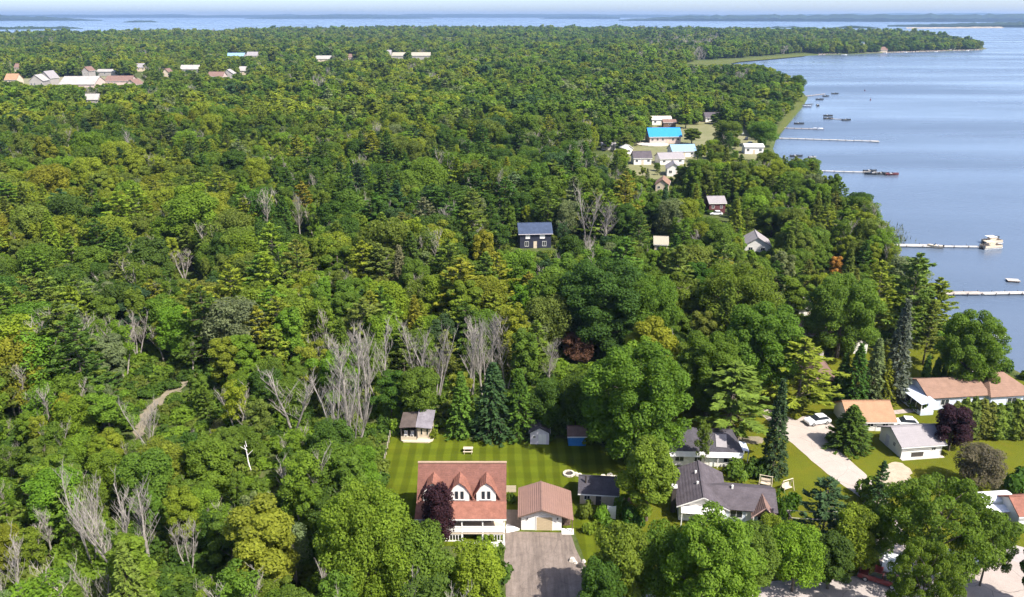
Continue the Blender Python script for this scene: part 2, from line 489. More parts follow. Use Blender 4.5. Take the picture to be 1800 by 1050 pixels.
ICE_ROOF = mat('pale_blue_metal', (0.20, 0.31, 0.46), 0.5, 0.06, 0.5)
BLUE_WALL = mat('blue_boards', (0.035, 0.18, 0.46), 0.6, 0.12, 2, wave=('X', 2.5, 0), bump=0.4)
NAVY_WALL = mat('navy_siding', (0.022, 0.024, 0.04), 0.6, 0.15, 2)
MAROON = mat('maroon_siding', (0.10, 0.03, 0.035), 0.7, 0.15, 2)
BROWN_WALL = mat('brown_boards', (0.12, 0.08, 0.06), 0.8, 0.2, 2)
PINKWALL = mat('pinkish_stucco', (0.46, 0.36, 0.32), 0.8, 0.08, 1)
LILAC = mat('pale_lilac_siding', (0.52, 0.48, 0.52), 0.7, 0.06, 2)
SKYWALL = mat('pale_blue_siding', (0.48, 0.52, 0.60), 0.6, 0.06, 2)
BEIGE = mat('beige_door_panel', (0.42, 0.33, 0.21), 0.6, 0.12, 2)
CONC = mat('concrete', (0.42, 0.38, 0.34), 0.9, 0.15, 1.5)
DARKWOOD = mat('dark_timber', (0.05, 0.042, 0.036), 0.85, 0.2, 3)
DOCKWOOD = mat('dock_boards', (0.36, 0.31, 0.27), 0.85, 0.18, 1.2, wave=('X', 1.6, 0.3), bump=0.6)
DOCKWHITE = mat('bleached_dock_boards', (0.40, 0.375, 0.345), 0.8, 0.12, 1.0, wave=('X', 1.6, 0.3), bump=0.6)
STEEL = mat('galvanised_steel', (0.4, 0.4, 0.4), 0.45, 0.1, 2, metal=0.7)
RUBBER = mat('rubber', (0.02, 0.02, 0.02), 0.8, 0.1, 2)
def paint(name, c): return mat(name, c, 0.3, 0.03, 1, spec=0.5)
WPAINT, RPAINT, KPAINT = paint('white_car_paint', (0.75, 0.75, 0.76)), paint('red_car_paint', (0.13, 0.022, 0.022)), paint('dark_car_paint', (0.03, 0.035, 0.04))

def window(root, x, y, z, w, h, face='f', fm=None, pm=None, mull=1, name='window'):
    """frame with a pane as its sub-part, centred at x,y,z (its foot), facing f/b/l/r"""
    rz = {'f': 0, 'b': math.pi, 'l': -math.pi / 2, 'r': math.pi / 2}[face]
    b, t = MB(), 0.07
    b.box(-w / 2, -w / 2 + t, -0.05, 0.02, 0, h).box(w / 2 - t, w / 2, -0.05, 0.02, 0, h)
    b.box(-w / 2 + t, w / 2 - t, -0.05, 0.02, h - t, h).box(-w / 2 + t, w / 2 - t, -0.07, 0.02, 0, t)
    for i in range(mull):
        c = -w / 2 + w * (i + 1) / (mull + 1)
        b.box(c - 0.025, c + 0.025, -0.045, 0.02, t, h - t)
    f = b.build(name, fm or TRIM, root, (x, y, z), rz)
    MB().box(-w / 2 + t, w / 2 - t, -0.012, 0.015, t, h - t).build('pane', pm or GLASS, f)
    return f

def door(root, x, y, z, w, h, face='f', m=None):
    rz = {'f': 0, 'b': math.pi, 'l': -math.pi / 2, 'r': math.pi / 2}[face]
    d = MB().box(-w / 2, w / 2, -0.05, 0.02, 0, h).build('door', m or BROWN_WALL, root, (x, y, z), rz)
    MB().box(w / 2 - 0.16, w / 2 - 0.08, -0.11, -0.05, h * 0.45, h * 0.5).build('handle', STEEL, d)
    return d

FOOT = []          # where buildings stand: no tree grows through them
def roof_gable(x0, x1, y0, y1, ze, zr, axis, t=0.16):
    b = MB()
    if axis == 'x':
        ym = (y0 + y1) / 2
        b.slab([(x0, y0, ze), (x1, y0, ze), (x1, ym, zr), (x0, ym, zr)], t)
        b.slab([(x0, y1, ze), (x1, y1, ze), (x1, ym + .003, zr - .003), (x0, ym + .003, zr - .003)], t)
        b.box(x0 - .02, x1 + .02, ym - 0.13, ym + 0.13, zr - 0.05, zr + 0.035)
    else:
        xm = (x0 + x1) / 2
        b.slab([(x0, y0, ze), (x0, y1, ze), (xm, y1, zr), (xm, y0, zr)], t)
        b.slab([(x1, y0, ze), (x1, y1, ze), (xm + .003, y1, zr - .003), (xm + .003, y0, zr - .003)], t)
        b.box(xm - 0.13, xm + 0.13, y0 - .02, y1 + .02, zr - 0.05, zr + 0.035)
    return b

def wall_gable(w, d, h, rise, axis, x0=0.0, y0=0.0):
    if axis == 'x': return MB().prism([(y0, -0.1), (y0, h), (y0 + d / 2, h + rise), (y0 + d, h), (y0 + d, -0.1)], 'x', x0, x0 + w)
    return MB().prism([(x0, -0.1), (x0, h), (x0 + w / 2, h + rise), (x0 + w, h), (x0 + w, -0.1)], 'y', y0, y0 + d)

def house(name, label, cat, pos, yaw, w, d, h, rise, axis, wm, rm, over=0.35, wins=(), doors=(), group=None, chim=None, base=GZ):
    """a gable-roofed building: pos is its near left corner, x along the front, y away from the front"""
    r = thing(name, label, cat, (pos[0], pos[1], base), R(yaw), group)
    wall_gable(w, d, h - .02, rise - .02, axis).build('wall', wm, r)
    s = rise / ((d if axis == 'x' else w) / 2)
    ze = h + 0.16 - over * s
    rf = roof_gable(-over, w + over, -over, d + over, ze, h + rise + 0.16, axis).build('roof', rm, r)
    # fascia boards under the eaves
    for bx in (((-over, w + over, -over - 0.03, -over), (-over, w + over, d + over, d + over + 0.03)) if axis == 'x' else ((-over - 0.03, -over, -over, d + over), (w + over, w + over + 0.03, -over, d + over))):
        MB().box(*bx, ze - 0.24, ze - 0.06).build('fascia', TRIM if wm is not NAVY_WALL else LILAC, r)
    cx, cy = w / 2, d / 2
    FOOT.append((pos[0] + cx * math.cos(R(yaw)) - cy * math.sin(R(yaw)), pos[1] + cx * math.sin(R(yaw)) + cy * math.cos(R(yaw)), math.hypot(w, d) / 2))
    if chim:
        x, y, zt = chim
        c = MB().box(x - .3, x + .3, y - .3, y + .3, h, zt).build('chimney', CONC, rf)
        c2 = MB().box(x - .36, x + .36, y - .36, y + .36, zt, zt + .12).build('chimney_cap', TRIM, rf)
    for a in wins: window(r, *a)
    for a in doors: door(r, *a)
    return r

# --- the house with three dormers
hx, hy = -12.4, 91.0
H_ = thing('dormer_house', 'white house with steep brick-red roof and three gabled dormers', 'house', (hx, hy, GZ))
MB().prism([(0, -.1), (0, 4.5), (3.2, 8.32), (6.4, 4.5), (6.4, -.1)], 'x', 0.15, 11.35).build('wall', WHITE, H_)
rf = MB()
rf.slab([(-.15, -.15, 4.62), (11.65, -.15, 4.62), (11.65, 3.2, 8.5), (-.15, 3.2, 8.5)], .16)
rf.slab([(-.15, 6.8, 4.2), (11.65, 6.8, 4.2), (11.65, 3.21, 8.49), (-.15, 3.21, 8.49)], .16)
rf.build('roof', RED_ROOF, H_)
MB().box(-.2, 11.7, 3.02, 3.38, 8.44, 8.56).build('ridge_cap', mat('pale_ridge', (0.32, 0.22, 0.15), .8), H_)
pr_ = MB().slab([(-.18, -2.7, 3.62), (11.68, -2.7, 3.62), (11.68, -.12, 4.6), (-.18, -.12, 4.6)], .14)
pr_.build('porch_roof', RED_ROOF2, H_)
MB().box(-.18, 11.68, -2.74, -2.7, 3.42, 3.6).build('fascia', TRIM, H_)
for cx in (2.0, 5.5, 9.0):
    dm = MB().prism([(-1.28, 4.5), (-1.28, 5.8), (-.7, 6.75), (0, 7.3), (.7, 6.75), (1.28, 5.8), (1.28, 4.5)], 'y', -.12, 1.4).build('dormer', WHITE, H_, (cx, 0, 0))
    b = MB()
    for sx in (-1, 1):
        b.slab([(0, -.3, 7.55), (sx * .78, -.28, 6.95), (sx * .78, 1.9, 6.95), (0, 2.5, 7.55)], .1)
        b.slab([(sx * .78, -.28, 6.95), (sx * 1.4, -.24, 5.95), (sx * 1.4, 1.05, 5.95), (sx * .78, 1.9, 6.95)], .1)
        b.slab([(sx * 1.4, -.24, 5.95), (sx * 1.9, -.2, 4.95), (sx * 1.9, .25, 4.95), (sx * 1.4, 1.05, 5.95)], .1)
    b.build('dormer_roof', RED_ROOF2, dm)
    for sx in (-.36, .36):
        wn = MB().box(-.2, .2, -.17, -.11, 4.95, 6.1).build('window', GLASS, dm, (sx, 0, 0))
    MB().box(-.8, .8, -.22, -.12, 4.83, 4.92).build('sill', TRIM, dm)
# porch
MB().box(0.0, 11.5, -2.5, 0.12, 1.2, 1.36).build('porch_deck', CREAM, H_)
for x in (0.1, 3.0, 5.9, 8.6, 11.35): MB().box(x - .08, x + .08, -2.5, -2.34, 1.37, 3.5).build('porch_post', TRIM, H_)
for x in (0.1, 3.0, 5.9, 8.6, 11.35): MB().box(x - .11, x + .11, -2.52, -2.3, -.1, 1.2).build('pier', TRIM, H_)
MB().box(0.2, 11.27, -2.48, -2.38, 1.48, 2.22).box(0.2, 11.27, -2.52, -2.34, 2.22, 2.32).build('railing', TRIM, H_)
for x0, x1 in ((0.25, 2.88), (3.12, 5.78), (9.0, 11.2)):
    lt = MB().box(x0, x1, -2.44, -2.38, .02, .16).box(x0, x1, -2.44, -2.38, 1.02, 1.18)
    nb = int((x1 - x0) / .35)
    for i in range(nb + 1): lt.box(x0 + (x1 - x0) * i / nb - .05, x0 + (x1 - x0) * i / nb + .05, -2.43, -2.39, .16, 1.02)
    lt.build('lattice', TRIM, H_)
for x in (1.6, 6.7, 8.0, 10.3): window(H_, x, 0.0, 1.9, 1.05, 1.35)
window(H_, 4.7, 0.0, 1.6, 1.0, 1.7)
door(H_, 9.2, 0.0, 1.37, .95, 2.05, 'f', BROWN_WALL)
for y in (1.9, 4.4): window(H_, 11.35, y, 5.0, .9, 1.2, 'r'); window(H_, 11.35, y, 1.9, 1.0, 1.3, 'r')
pw = tag(MB().box(-5.9, -.9, 87.4, 87.75, GZ - .1, GZ + .55).prism([(-6.3, GZ - .1), (-6.3, GZ + .3), (-5.9, GZ + .55), (-5.9, GZ - .1)], 'y', 87.4, 87.75).build('patio_wall', TRIM), 'low white wall in front of the porch of the dormered house', 'wall')
# steps of pale concrete between house and garage
st = MB().prism([(-.75, 90.4), (1.0, 91.0), (1.0, 91.2), (-.7, 92.3), (-.85, 91.5)], 'z', GZ, GZ + .16)
tag(st.build('concrete_step', TRIM), 'white wedge-shaped concrete step between the dormered house and garage', 'step')
# cream fence behind, with its boards
fx, fy = W(889, 866)
fe = thing('board_fence', 'short cream board fence behind the gap between house and garage', 'fence', (fx, fy, GZ))
for i in range(9): MB().box(0.0, .15, 0, .03, .05, 1.15).build('board', CREAM, fe, (.01 + i * .165, 0, 0))
MB().box(0, 1.5, .03, .08, .3, .4).box(0, 1.5, .03, .08, .8, .9).build('rail', CREAM, fe)

# --- garage with lean-to
gx, gy = W(916, 932)
G_ = thing('garage', 'white garage with ribbed brown metal roof and beige sectional door', 'garage', (gx, gy, GZ), R(-1))
MB().prism([(0, -.1), (0, 2.45), (2.7, 3.36), (5.4, 2.45), (5.4, -.1)], 'y', 0, 6.1).build('wall', WHITE, G_)
b = MB()
b.slab([(-.45, -.55, 2.44), (-.45, 6.4, 2.44), (2.7, 6.4, 3.56), (2.7, -.55, 3.56)], .12)
b.slab([(5.45, -.55, 2.6), (5.45, 6.4, 2.6), (2.703, 6.4, 3.557), (2.703, -.55, 3.557)], .12)
g_r = b.build('roof', BROWN_METAL, G_)
MB().slab([(5.46, -.55, 2.585), (5.46, 6.4, 2.585), (6.95, 6.4, 2.0), (6.95, -.55, 2.0)], .1).build('lean_to_roof', BROWN_METAL, G_)
MB().box(2.6, 2.8, -.57, 6.42, 3.52, 3.6).build('ridge_cap', BROWN_ROOF, G_)
b = MB()
b.slab([(-.45, -.58, 2.42), (2.7, -.58, 3.54), (2.7, -.58, 3.36), (-.45, -.58, 2.24)], .04).slab([(2.7, -.58, 3.54), (5.45, -.58, 2.58), (5.45, -.58, 2.4), (2.7, -.58, 3.36)], .04)
b.build('barge_board', BROWN_WALL, G_)
for i in range(4): MB().box(2.05, 4.15, -.045, .02, 0, .49).build('door_panel', BEIGE, G_, (0, 0, .02 + i * .51))
MB().box(1.93, 2.04, -.05, .02, 0, 2.15).box(4.16, 4.27, -.05, .02, 0, 2.15).box(1.93, 4.27, -.05, .02, 2.07, 2.2).build('door_frame', TRIM, G_)
lm = MB().box(-.09, .09, -.2, 0, 0, .26).build('wall_lamp', TRIM, G_, (2.7, -.02, 2.72)); MB().box(-.06, .06, -.17, -.03, -.1, 0).build('lamp_shade', CREAM, lm)
for x in (.85, 4.85): MB().box(-.07, .07, -.14, 0, 0, .2).build('wall_lamp', DARKWOOD, G_, (x, -.01, 1.75))
for y in (-.4, 2.8, 6.2): MB().box(6.72, 6.84, y - .06, y + .06, 0, 2.0).build('lean_to_post', BROWN_WALL, G_)
MB().box(5.42, 6.8, 3.4, 3.48, 0, 2.1).build('lean_to_wall', BROWN_WALL, G_)
b = MB().box(5.4, 7.0, -.9, .3, .0, .12)
b.build('threshold_slab', TRIM, G_)
wp = thing('woodpile', 'stacked firewood logs under the lean-to of the garage', 'woodpile', (gx + 5.55, gy + 1.0, GZ))
lg = MB().tube((0, 0, 0), (0, .5, 0), .14, .14, 8).mesh('log', BROWN_WALL)
for j in range(5):
    for i in range(4 - j % 2): obj('log', lg, wp, (.16 + i * .28 + (j % 2) * .14, random.uniform(-.05, .05), .14 + j * .245))

# --- porch cabin at the back of the lawn
cx_, cy_ = W(704, 776)
C_ = thing('porch_cabin', 'small cream cabin with grey roof and dark brown open porch roof', 'cabin', (cx_, cy_, GZ), R(-3))
MB().prism([(0, 0.1), (.5, -.35), (4.6, -.35), (5.2, .3), (5.5, 3.6), (0, 3.6)], 'z', -.1, .22).build('deck', CREAM, C_)
MB().box(2.7, 4.9, .7, 3.6, .22, 2.5).build('wall', CREAM, C_)
b = MB().slab([(2.45, .25, 2.5), (5.15, .25, 2.3), (5.25, 3.9, 3.75), (2.55, 3.9, 3.95)], .14)
b.build('roof', shingle('lilac_grey_shingle', (0.165, 0.15, 0.165)), C_)
MB().slab([(-.15, .2, 2.35), (2.5, .2, 2.6), (2.4, 3.9, 3.45), (-.15, 3.9, 3.2)], .13).build('porch_roof', shingle('grey_brown_shingle', (0.085, 0.066, 0.058)), C_)
MB().box(0, 2.7, 3.5, 3.6, .22, 2.9).box(0, .1, .6, 3.5, .22, 2.2).build('back_wall', DARKWOOD, C_)
for x in (.05, 2.55): MB().box(x, x + .1, .3, .4, .22, 2.3).build('porch_post', DARKWOOD, C_)
MB().box(.1, 2.6, .02, .09, .22, .85).build('porch_wall', CREAM, C_)
for x in (3.35, 4.3): window(C_, x, .7, .85, .42, 1.25, 'f', CREAM, None, 0)
door(C_, 4.9, 2.2, .22, .8, 1.9, 'r', CREAM)
f_ = MB().box(0, .5, 0, .45, .22, .6).box(0, .5, .4, .5, .6, 1.0)
for x in (.45, 1.5): f_.build('porch_chair', TRIM, C_, (x, 1.0, 0)) if False else tag(MB().box(0, .55, 0, .5, .32, .42).box(0, .55, .45, .52, .42, .95).box(0, .06, .02, .08, 0, .32).box(.49, .55, .02, .08, 0, .32).box(0, .06, .44, .5, 0, .32).box(.49, .55, .44, .5, 0, .32).build('porch_chair', TRIM, None, (cx_ + x, cy_ + 1.0, GZ + .22)), 'white chair on the cabin porch, ' + ('nearer the outer wall' if x < 1 else 'nearer the cream room'), 'chair', 'chairs on the cabin porch')

# --- sheds
x, y = W(932, 781)
s_ = house('garden_shed', 'small pale lilac-white gabled shed at the back of the lawn', 'shed', (x, y), -2, 3.0, 2.6, 2.15, .85, 'y', LILAC, DARK_ROOF, .2)
for i in range(2): MB().box(0, .62, -.05, .02, 0, 1.75).build('door', TRIM, s_, (1.3 + i * .65, 0, .05))
window(s_, .65, 0, 1.0, .5, .6)
x, y = W(999, 784)
s_ = house('blue_shed', 'bright blue board shed with a brown roof behind the lawn', 'shed', (x, y), 0, 2.75, 2.4, 1.85, .95, 'x', BLUE_WALL, BROWN_ROOF, .22)
door(s_, 1.9, 0, 0, .75, 1.7, 'f', BLUE_WALL)
x, y = W(1019, 886)
s_ = house('workshop', 'low cream workshop with a dark shingle roof beside the garage', 'workshop', (x, y), -6, 5.2, 4.4, 1.9, 1.25, 'x', CREAM, DARK_ROOF, .3, wins=((1.0, 0, .7, .9, .8),), doors=((2.6, 0, 0, .75, 1.8, 'f', DARKWOOD), (4.3, 0, 0, .9, 1.75, 'f', CREAM)))
MB().tube((.75, 1.2, 2.2), (.75, 1.2, 3.9), .11, .11, 8).build('stove_pipe', DARKWOOD, s_)
x, y = W(1068, 912)
tag(MB().box(0, 1.0, 0, .08, 0, 2.0).box(1.0, 1.08, 0, .08, 0, 2.1).box(-.08, 0, 0, .08, 0, 2.1).build('fence_panel', TRIM, None, (x, y, GZ), R(-8)), 'upright white panel standing in front of the cream workshop', 'panel')
x, y = W(1086, 884)
t = thing('plank_stack', 'stack of reddish brown planks at the end of the cream workshop', 'planks', (x, y, GZ), R(-5))
pl_ = MB().box(0, 2.2, 0, .24, 0, .06).mesh('plank', mat('red_brown_plank', (0.2, 0.11, 0.085), .8, .2, 3))
for j in range(6):
    for i in range(3): obj('plank', pl_, t, (random.uniform(-.15, .15), i * .3 + random.uniform(-.03, .03), .02 + j * .075), random.uniform(-.03, .03))

# --- white house with the awning
x, y = W(1176, 818)
A_ = thing('awning_house', 'white bungalow with a long steep white awning and dark roof of several slopes', 'house', (x, y, GZ), R(-3))
MB().box(0, 10.6, 0, 7, -.1, 2.55).build('wall', WHITE, A_)
b = MB()
b.slab([(-.4, -.3, 2.6), (4.6, -.3, 2.6), (3.4, 3.4, 4.7), (.9, 3.4, 4.7)], .15)
b.slab([(-.4, -.3, 2.6), (-.4, 7.3, 2.6), (.9, 3.8, 4.7), (.9, 3.4, 4.7)], .15)
b.slab([(4.6, -.3, 2.6), (6.2, 3.4, 4.0), (6.2, 3.8, 4.0), (3.4, 3.8, 4.7), (3.4, 3.4, 4.7)], .15)
b.slab([(-.4, 7.3, 2.6), (11, 7.3, 2.6), (9, 3.8, 4.1), (.9, 3.8, 4.7)], .15)
b.slab([(4.62, -.3, 2.58), (11, -.3, 2.58), (9, 3.4, 4.1), (6.2, 3.4, 4.1)], .15)
b.slab([(11, -.3, 2.59), (11, 7.3, 2.59), (9, 3.8, 4.09), (9, 3.4, 4.09)], .15)
b.build('roof', DARK_ROOF, A_)
MB().slab([(7.0, .6, 3.06), (8.6, .5, 3.02), (8.9, 2.9, 4.0), (7.2, 2.9, 4.02)], .05).build('roof_panel', PALE_ROOF, A_)
aw = MB().slab([(-.2, -.62, 1.9), (10.9, -.62, 1.9), (10.9, -.33, 2.66), (-.2, -.33, 2.66)], .06)
aw.build('awning', TRIM, A_)
for q in (.1, 3.6, 7.2, 10.7): MB().box(q - .05, q + .05, -.5, -.4, 0, 1.95).build('awning_post', TRIM, A_)
for q in (1.5, 4.2, 8.8): window(A_, q, 0, .75, 1.4, .85, 'f', None, None, 1)
door(A_, 6.5, 0, 0, .9, 2.0, 'f', TRIM)
window(A_, 10.6, 3, 1.0, 1.2, .9, 'r')
MB().slab([(10.95, 1.2, 2.3), (12.2, 1.2, 2.1), (12.2, 4, 2.1), (10.95, 4, 2.3)], .08).build('carport_roof', SKYWALL, A_)
for q in (1.3, 3.9): MB().box(12.05, 12.15, q - .05, q + .05, 0, 2.05).build('carport_post', SKYWALL, A_)

# --- grey-roofed house with the wing
x, y = W(1192, 914)
N_ = thing('grey_house', 'white house with grey shingle roof, a wing and small pink-edged gable', 'house', (x, y, GZ), R(-8))
wall_gable(6.2, 8.6, 2.5, 1.5, 'y').build('wall', WHITE, N_)
r_ = roof_gable(-.4, 6.6, -.5, 9.0, 2.5, 4.2, 'y').build('roof', GREY_ROOF, N_)
MB().prism([(.2, -.1), (.2, 2.4), (3.2, 3.75), (6.2, 2.4), (6.2, -.1)], 'x', 6.2, 12.6).build('wing_wall', SKYWALL, N_)
b = MB().slab([(6.62, -.2, 2.38), (12.95, -.2, 2.38), (12.95, 3.2, 3.95), (3.6, 3.2, 3.95), (4.2, 2.6, 3.67)], .14)
b.slab([(3.6, 6.6, 2.38), (12.95, 6.6, 2.38), (12.95, 3.203, 3.947), (3.6, 3.203, 3.947)], .14)
b.build('wing_roof', GREY_ROOF, N_)
PINK = mat('pink_edge_boards', (0.55, 0.36, 0.31), .6, .1, 3)
b = MB().slab([(9.4, -1.0, 2.0), (9.4, 1.6, 2.2), (11.1, 2.6, 3.62), (11.1, -1.0, 3.62)], .1).slab([(12.8, -1.0, 2.0), (12.8, 1.6, 2.2), (11.103, 2.6, 3.617), (11.103, -1.0, 3.617)], .1)
pg_ = b.build('porch_gable', BROWN_ROOF, N_)
b = MB()
for sx in (-1, 1): b.slab([(11.1, -1.06, 3.66), (11.1 + sx * 1.75, -1.06, 2.0), (11.1 + sx * 1.75, -1.0, 1.82), (11.1, -1.0, 3.45)], .07)
b.build('barge_board', PINK, pg_)
MB().prism([(9.75, 2.1), (11.1, 3.4), (12.45, 2.1)], 'y', -.9, -.82).build('gable_panel', BROWN_WALL, pg_)
for q in (9.7, 12.5): MB().box(q - .07, q + .07, -.9, -.76, 0, 2.1).build('porch_post', TRIM, N_)
b = MB()
for sx, x1 in ((1, -.4), (1, 6.6)): b.slab([(3.1, -.55, 4.16), (x1, -.55, 2.46), (x1, -.5, 2.26), (3.1, -.5, 3.96)], .05)
b.build('barge_board', TRIM, N_)
MB().slab([(.2, -1.5, 2.15), (5.9, -1.5, 2.15), (5.9, -.05, 2.42), (.2, -.05, 2.42)], .08).build('porch_awning', TRIM, N_)
for q in (.3, 3.0, 5.8): MB().box(q - .06, q + .06, -1.45, -1.33, 0, 2.1).build('awning_post', TRIM, N_)
window(N_, 7.6, .2, .9, 1.7, 1.2); window(N_, 11.1, .2, .8, 1.4, 1.3); window(N_, 1.6, 0, .9, 1.4, 1.1); window(N_, 4.4, 0, .9, 1.2, 1.1)
door(N_, 9.3, .2, 0, .9, 2.0, 'f', TRIM)
for q, k in ((2.55, 3.2), (2.5, 6.0), (7.2, 2.9)): MB().box(q - .13, q + .13, k - .13, k + .13, 3.5, 4.25).build('roof_vent', TRIM, r_)
c_ = MB().box(-.95, -.35, 1.6, 2.3, -.1, 3.9).build('chimney', DARKWOOD, N_); MB().box(-1.02, -.28, 1.53, 2.37, 3.9, 4.1).build('chimney_cap', TRIM, c_)
window(N_, 0, 5.5, 1.0, 1.1, 1.0, 'l'); window(N_, 12.6, 3.4, 1.0, 1.1, 1.0, 'r')

# --- grey-roofed garage on the yard, orange cottage, long bungalow
x, y = W(1583, 806)
s_ = house('yard_garage', 'white garage with a plain pale grey roof alone on the yard', 'garage', (x, y), 7.5, 6.7, 6.0, 2.25, 1.5, 'x', WHITE, PALE_ROOF, .45, wins=((5.3, 0, 1.0, .75, .6), (0, 2.0, 1.0, .7, .8, 'l')), doors=((0, 3.9, 0, .85, 1.95, 'l', LILAC),))
MB().box(1.7, 3.7, -.04, .05, .15, .95).build('opening', DARKWOOD, s_); MB().box(1.55, 3.85, -.06, .02, .95, 1.05).build('lintel', TRIM, s_); MB().box(-.2, 6.9, -.7, -.02, -.1, .08).build('apron', CONC, s_)
x, y = W(1492, 758)
house('orange_cottage', 'cottage with a plain bright orange-tan roof beside the lane', 'cottage', (x, y), 0.5, 7.3, 6.6, 1.9, 1.9, 'x', WHITE, ORANGE_ROOF, .4, wins=((3.4, 0, .8, 1.1, .8), (5.9, 0, .8, 1.0, .8), (7.3, 3.2, .8, 1.0, .8, 'r')), doors=((4.8, 0, 0, .85, 1.75, 'f', TRIM), (0, 2.5, 0, .9, 1.8, 'l', DARKWOOD)))
x, y = W(1630, 722)
Q_ = thing('long_bungalow', 'long bungalow with tan-orange hipped roof behind the tall cedar hedge', 'house', (x, y, GZ), R(7))
MB().box(0, 11, 0, 7.5, -.1, 2.5).box(11.0, 19.0, -.8, 8.3, -.1, 2.5).build('wall', SKYWALL, Q_)
b = MB()
b.slab([(-.4, -.4, 2.5), (11.2, -.4, 2.5), (11.2, 3.75, 4.3), (-.4, 3.75, 4.3)], .15).slab([(-.4, 7.9, 2.5), (11.2, 7.9, 2.5), (11.2, 3.753, 4.297), (-.4, 3.753, 4.297)], .15)
b.slab([(10.6, -1.2, 2.5), (19.4, -1.2, 2.5), (16.2, 3.75, 4.75), (13.2, 3.75, 4.75)], .15).slab([(10.6, 8.7, 2.5), (19.4, 8.7, 2.5), (16.2, 3.753, 4.747), (13.2, 3.753, 4.747)], .15)
b.slab([(10.6, -1.2, 2.49), (10.6, 8.7, 2.49), (13.2, 3.75, 4.74)], .15).slab([(19.4, -1.2, 2.49), (19.4, 8.7, 2.49), (16.2, 3.75, 4.74)], .15)
r_ = b.build('roof', TAN_ROOF, Q_)
MB().box(12.0, 12.8, 4.6, 5.4, 2.6, 5.2).build('chimney', CONC, r_)
MB().prism([(.2, 2.45), (3.75, 4.05), (7.3, 2.45)], 'x', -.03, 0.0).build('gable_wall', SKYWALL, Q_)
b = MB().box(-2.4, 0, -1.6, 4.6, -.1, .75)
b.build('sunroom_wall', SKYWALL, Q_)
for q in range(5): MB().box(-2.4, -2.3, -1.6 + q * 1.5, -1.5 + q * 1.5, .75, 2.2).build('sunroom_post', TRIM, Q_)
for q in range(4): MB().box(-2.37, -2.33, -1.5 + q * 1.5, -.1 + q * 1.5, .75, 2.2).build('pane', GLASS, Q_)
MB().slab([(-2.6, -1.8, 2.2), (-2.6, 4.8, 2.2), (0, 4.8, 2.75), (0, -1.8, 2.75)], .08).build('sunroom_roof', SKYWALL, Q_)
window(Q_, 3, 0, .9, 1.6, 1.1); window(Q_, 7, 0, .9, 1.6, 1.1); window(Q_, 15, -.8, .9, 1.8, 1.1); window(Q_, 19, 3, .9, 1.6, 1.1, 'r')
x, y = W(1783, 767)
house('white_garden_shed', 'little white shed with grey roof at the end of the cedar hedge', 'shed', (x, y), 3, 2.4, 2.4, 2.1, .7, 'x', WHITE, PALE_ROOF, .25, doors=((1.4, 0, 0, .7, 1.7, 'f', LILAC),))
x, y = W(1787, 930)
house('red_roof_shed', 'building with a brick-red roof behind the white trailer', 'shed', (x, y), 4, 5.0, 4.5, 2.2, 1.3, 'x', WHITE, RED_ROOF2, .35, wins=((1.4, 0, .9, .9, .8),))

# --- brown hipped house among the trees, white gable beside it
x, y = W(1422, 690)
V_ = thing('brown_house', 'brown house with steep purple-brown hipped roofs hidden among tall trees', 'house', (x, y, GZ), R(-4))
MB().box(0, 4.6, 0, 13, -.1, 2.6).box(-6, 0, 12, 18, -.1, 2.6).build('wall', BROWN_WALL, V_)
b = MB()
b.slab([(-.4, -.4, 2.6), (5.0, -.4, 2.6), (2.3, 2.6, 5.4)], .15)
b.slab([(-.4, -.4, 2.6), (-.4, 15.4, 2.6), (2.3, 15.4, 5.4), (2.3, 2.6, 5.4)], .15).slab([(5, -.4, 2.6), (5, 18.4, 2.6), (2.31, 15.4, 5.39), (2.31, 2.6, 5.39)], .15)
b.slab([(-6.4, 11.6, 2.59), (-.4, 11.6, 2.59), (2.3, 15, 4.9), (-4, 15, 4.9)], .15).slab([(-6.4, 18.4, 2.59), (5, 18.4, 2.59), (2.3, 15.01, 4.89), (-4, 15.01, 4.89)], .15).slab([(-6.4, 11.6, 2.58), (-6.4, 18.4, 2.58), (-4, 15, 4.88)], .15)
r_ = b.build('roof', BROWN_ROOF, V_)
MB().box(2.4, 3.1, 4.2, 4.9, 4.2, 6.2).build('chimney', CONC, r_)
window(V_, 2.3, 0, .8, 1.6, 1.2); window(V_, 0, 4, .8, 1.4, 1.1, 'l'); window(V_, 0, 8, .8, 1.4, 1.1, 'l')
x, y = W(1496, 622)
house('white_gable_shed', 'white gabled shed with dark red edges behind the spruces', 'shed', (x, y), 2, 3.2, 4, 2.4, 1.2, 'y', WHITE, MAROON, .2, wins=((1.6, 0, .9, .8, .9),))
# --- blue-grey roofed house in the wood
x, y = W(914, 437)
house('wood_house', 'dark house with blue-grey metal roof and white windows deep in the wood', 'house', (x, y), 4, 9.2, 8.0, 4.6, 2.0, 'x', NAVY_WALL, NAVY_ROOF, .5, wins=((2.3, 0, 2.9, 1.3, 1.3, 'f', TRIM, TRIM), (6.6, 0, 2.9, 1.5, 1.3, 'f', TRIM, TRIM), (2.0, 0, .6, 1.2, 1.5), (7.2, 0, .6, 1.2, 1.5), (9.2, 4, 3, 1.1, 1.2, 'r')), doors=((4.5, 0, 0, 1.0, 2.1, 'f', CREAM),))
x, y = W(1246, 376)
house('maroon_house', 'maroon cottage with a pale grey roof among the trees', 'cottage', (x, y), 3, 5.6, 6.5, 3.8, 1.6, 'x', MAROON, PALE_ROOF, .4, wins=((1.3, 0, 1.9, .9, 1.1), (4.2, 0, 1.9, .9, 1.1)))
x, y = W(1306, 445)
house('grey_gable_house', 'cottage with a steep plain grey gabled roof near the shore', 'cottage', (x, y), -10, 7.5, 8, 2.4, 2.4, 'y', WHITE, PALE_ROOF, .4, wins=((2, 0, .9, 1.2, 1.0), (5.4, 0, .9, 1.2, 1.0)))
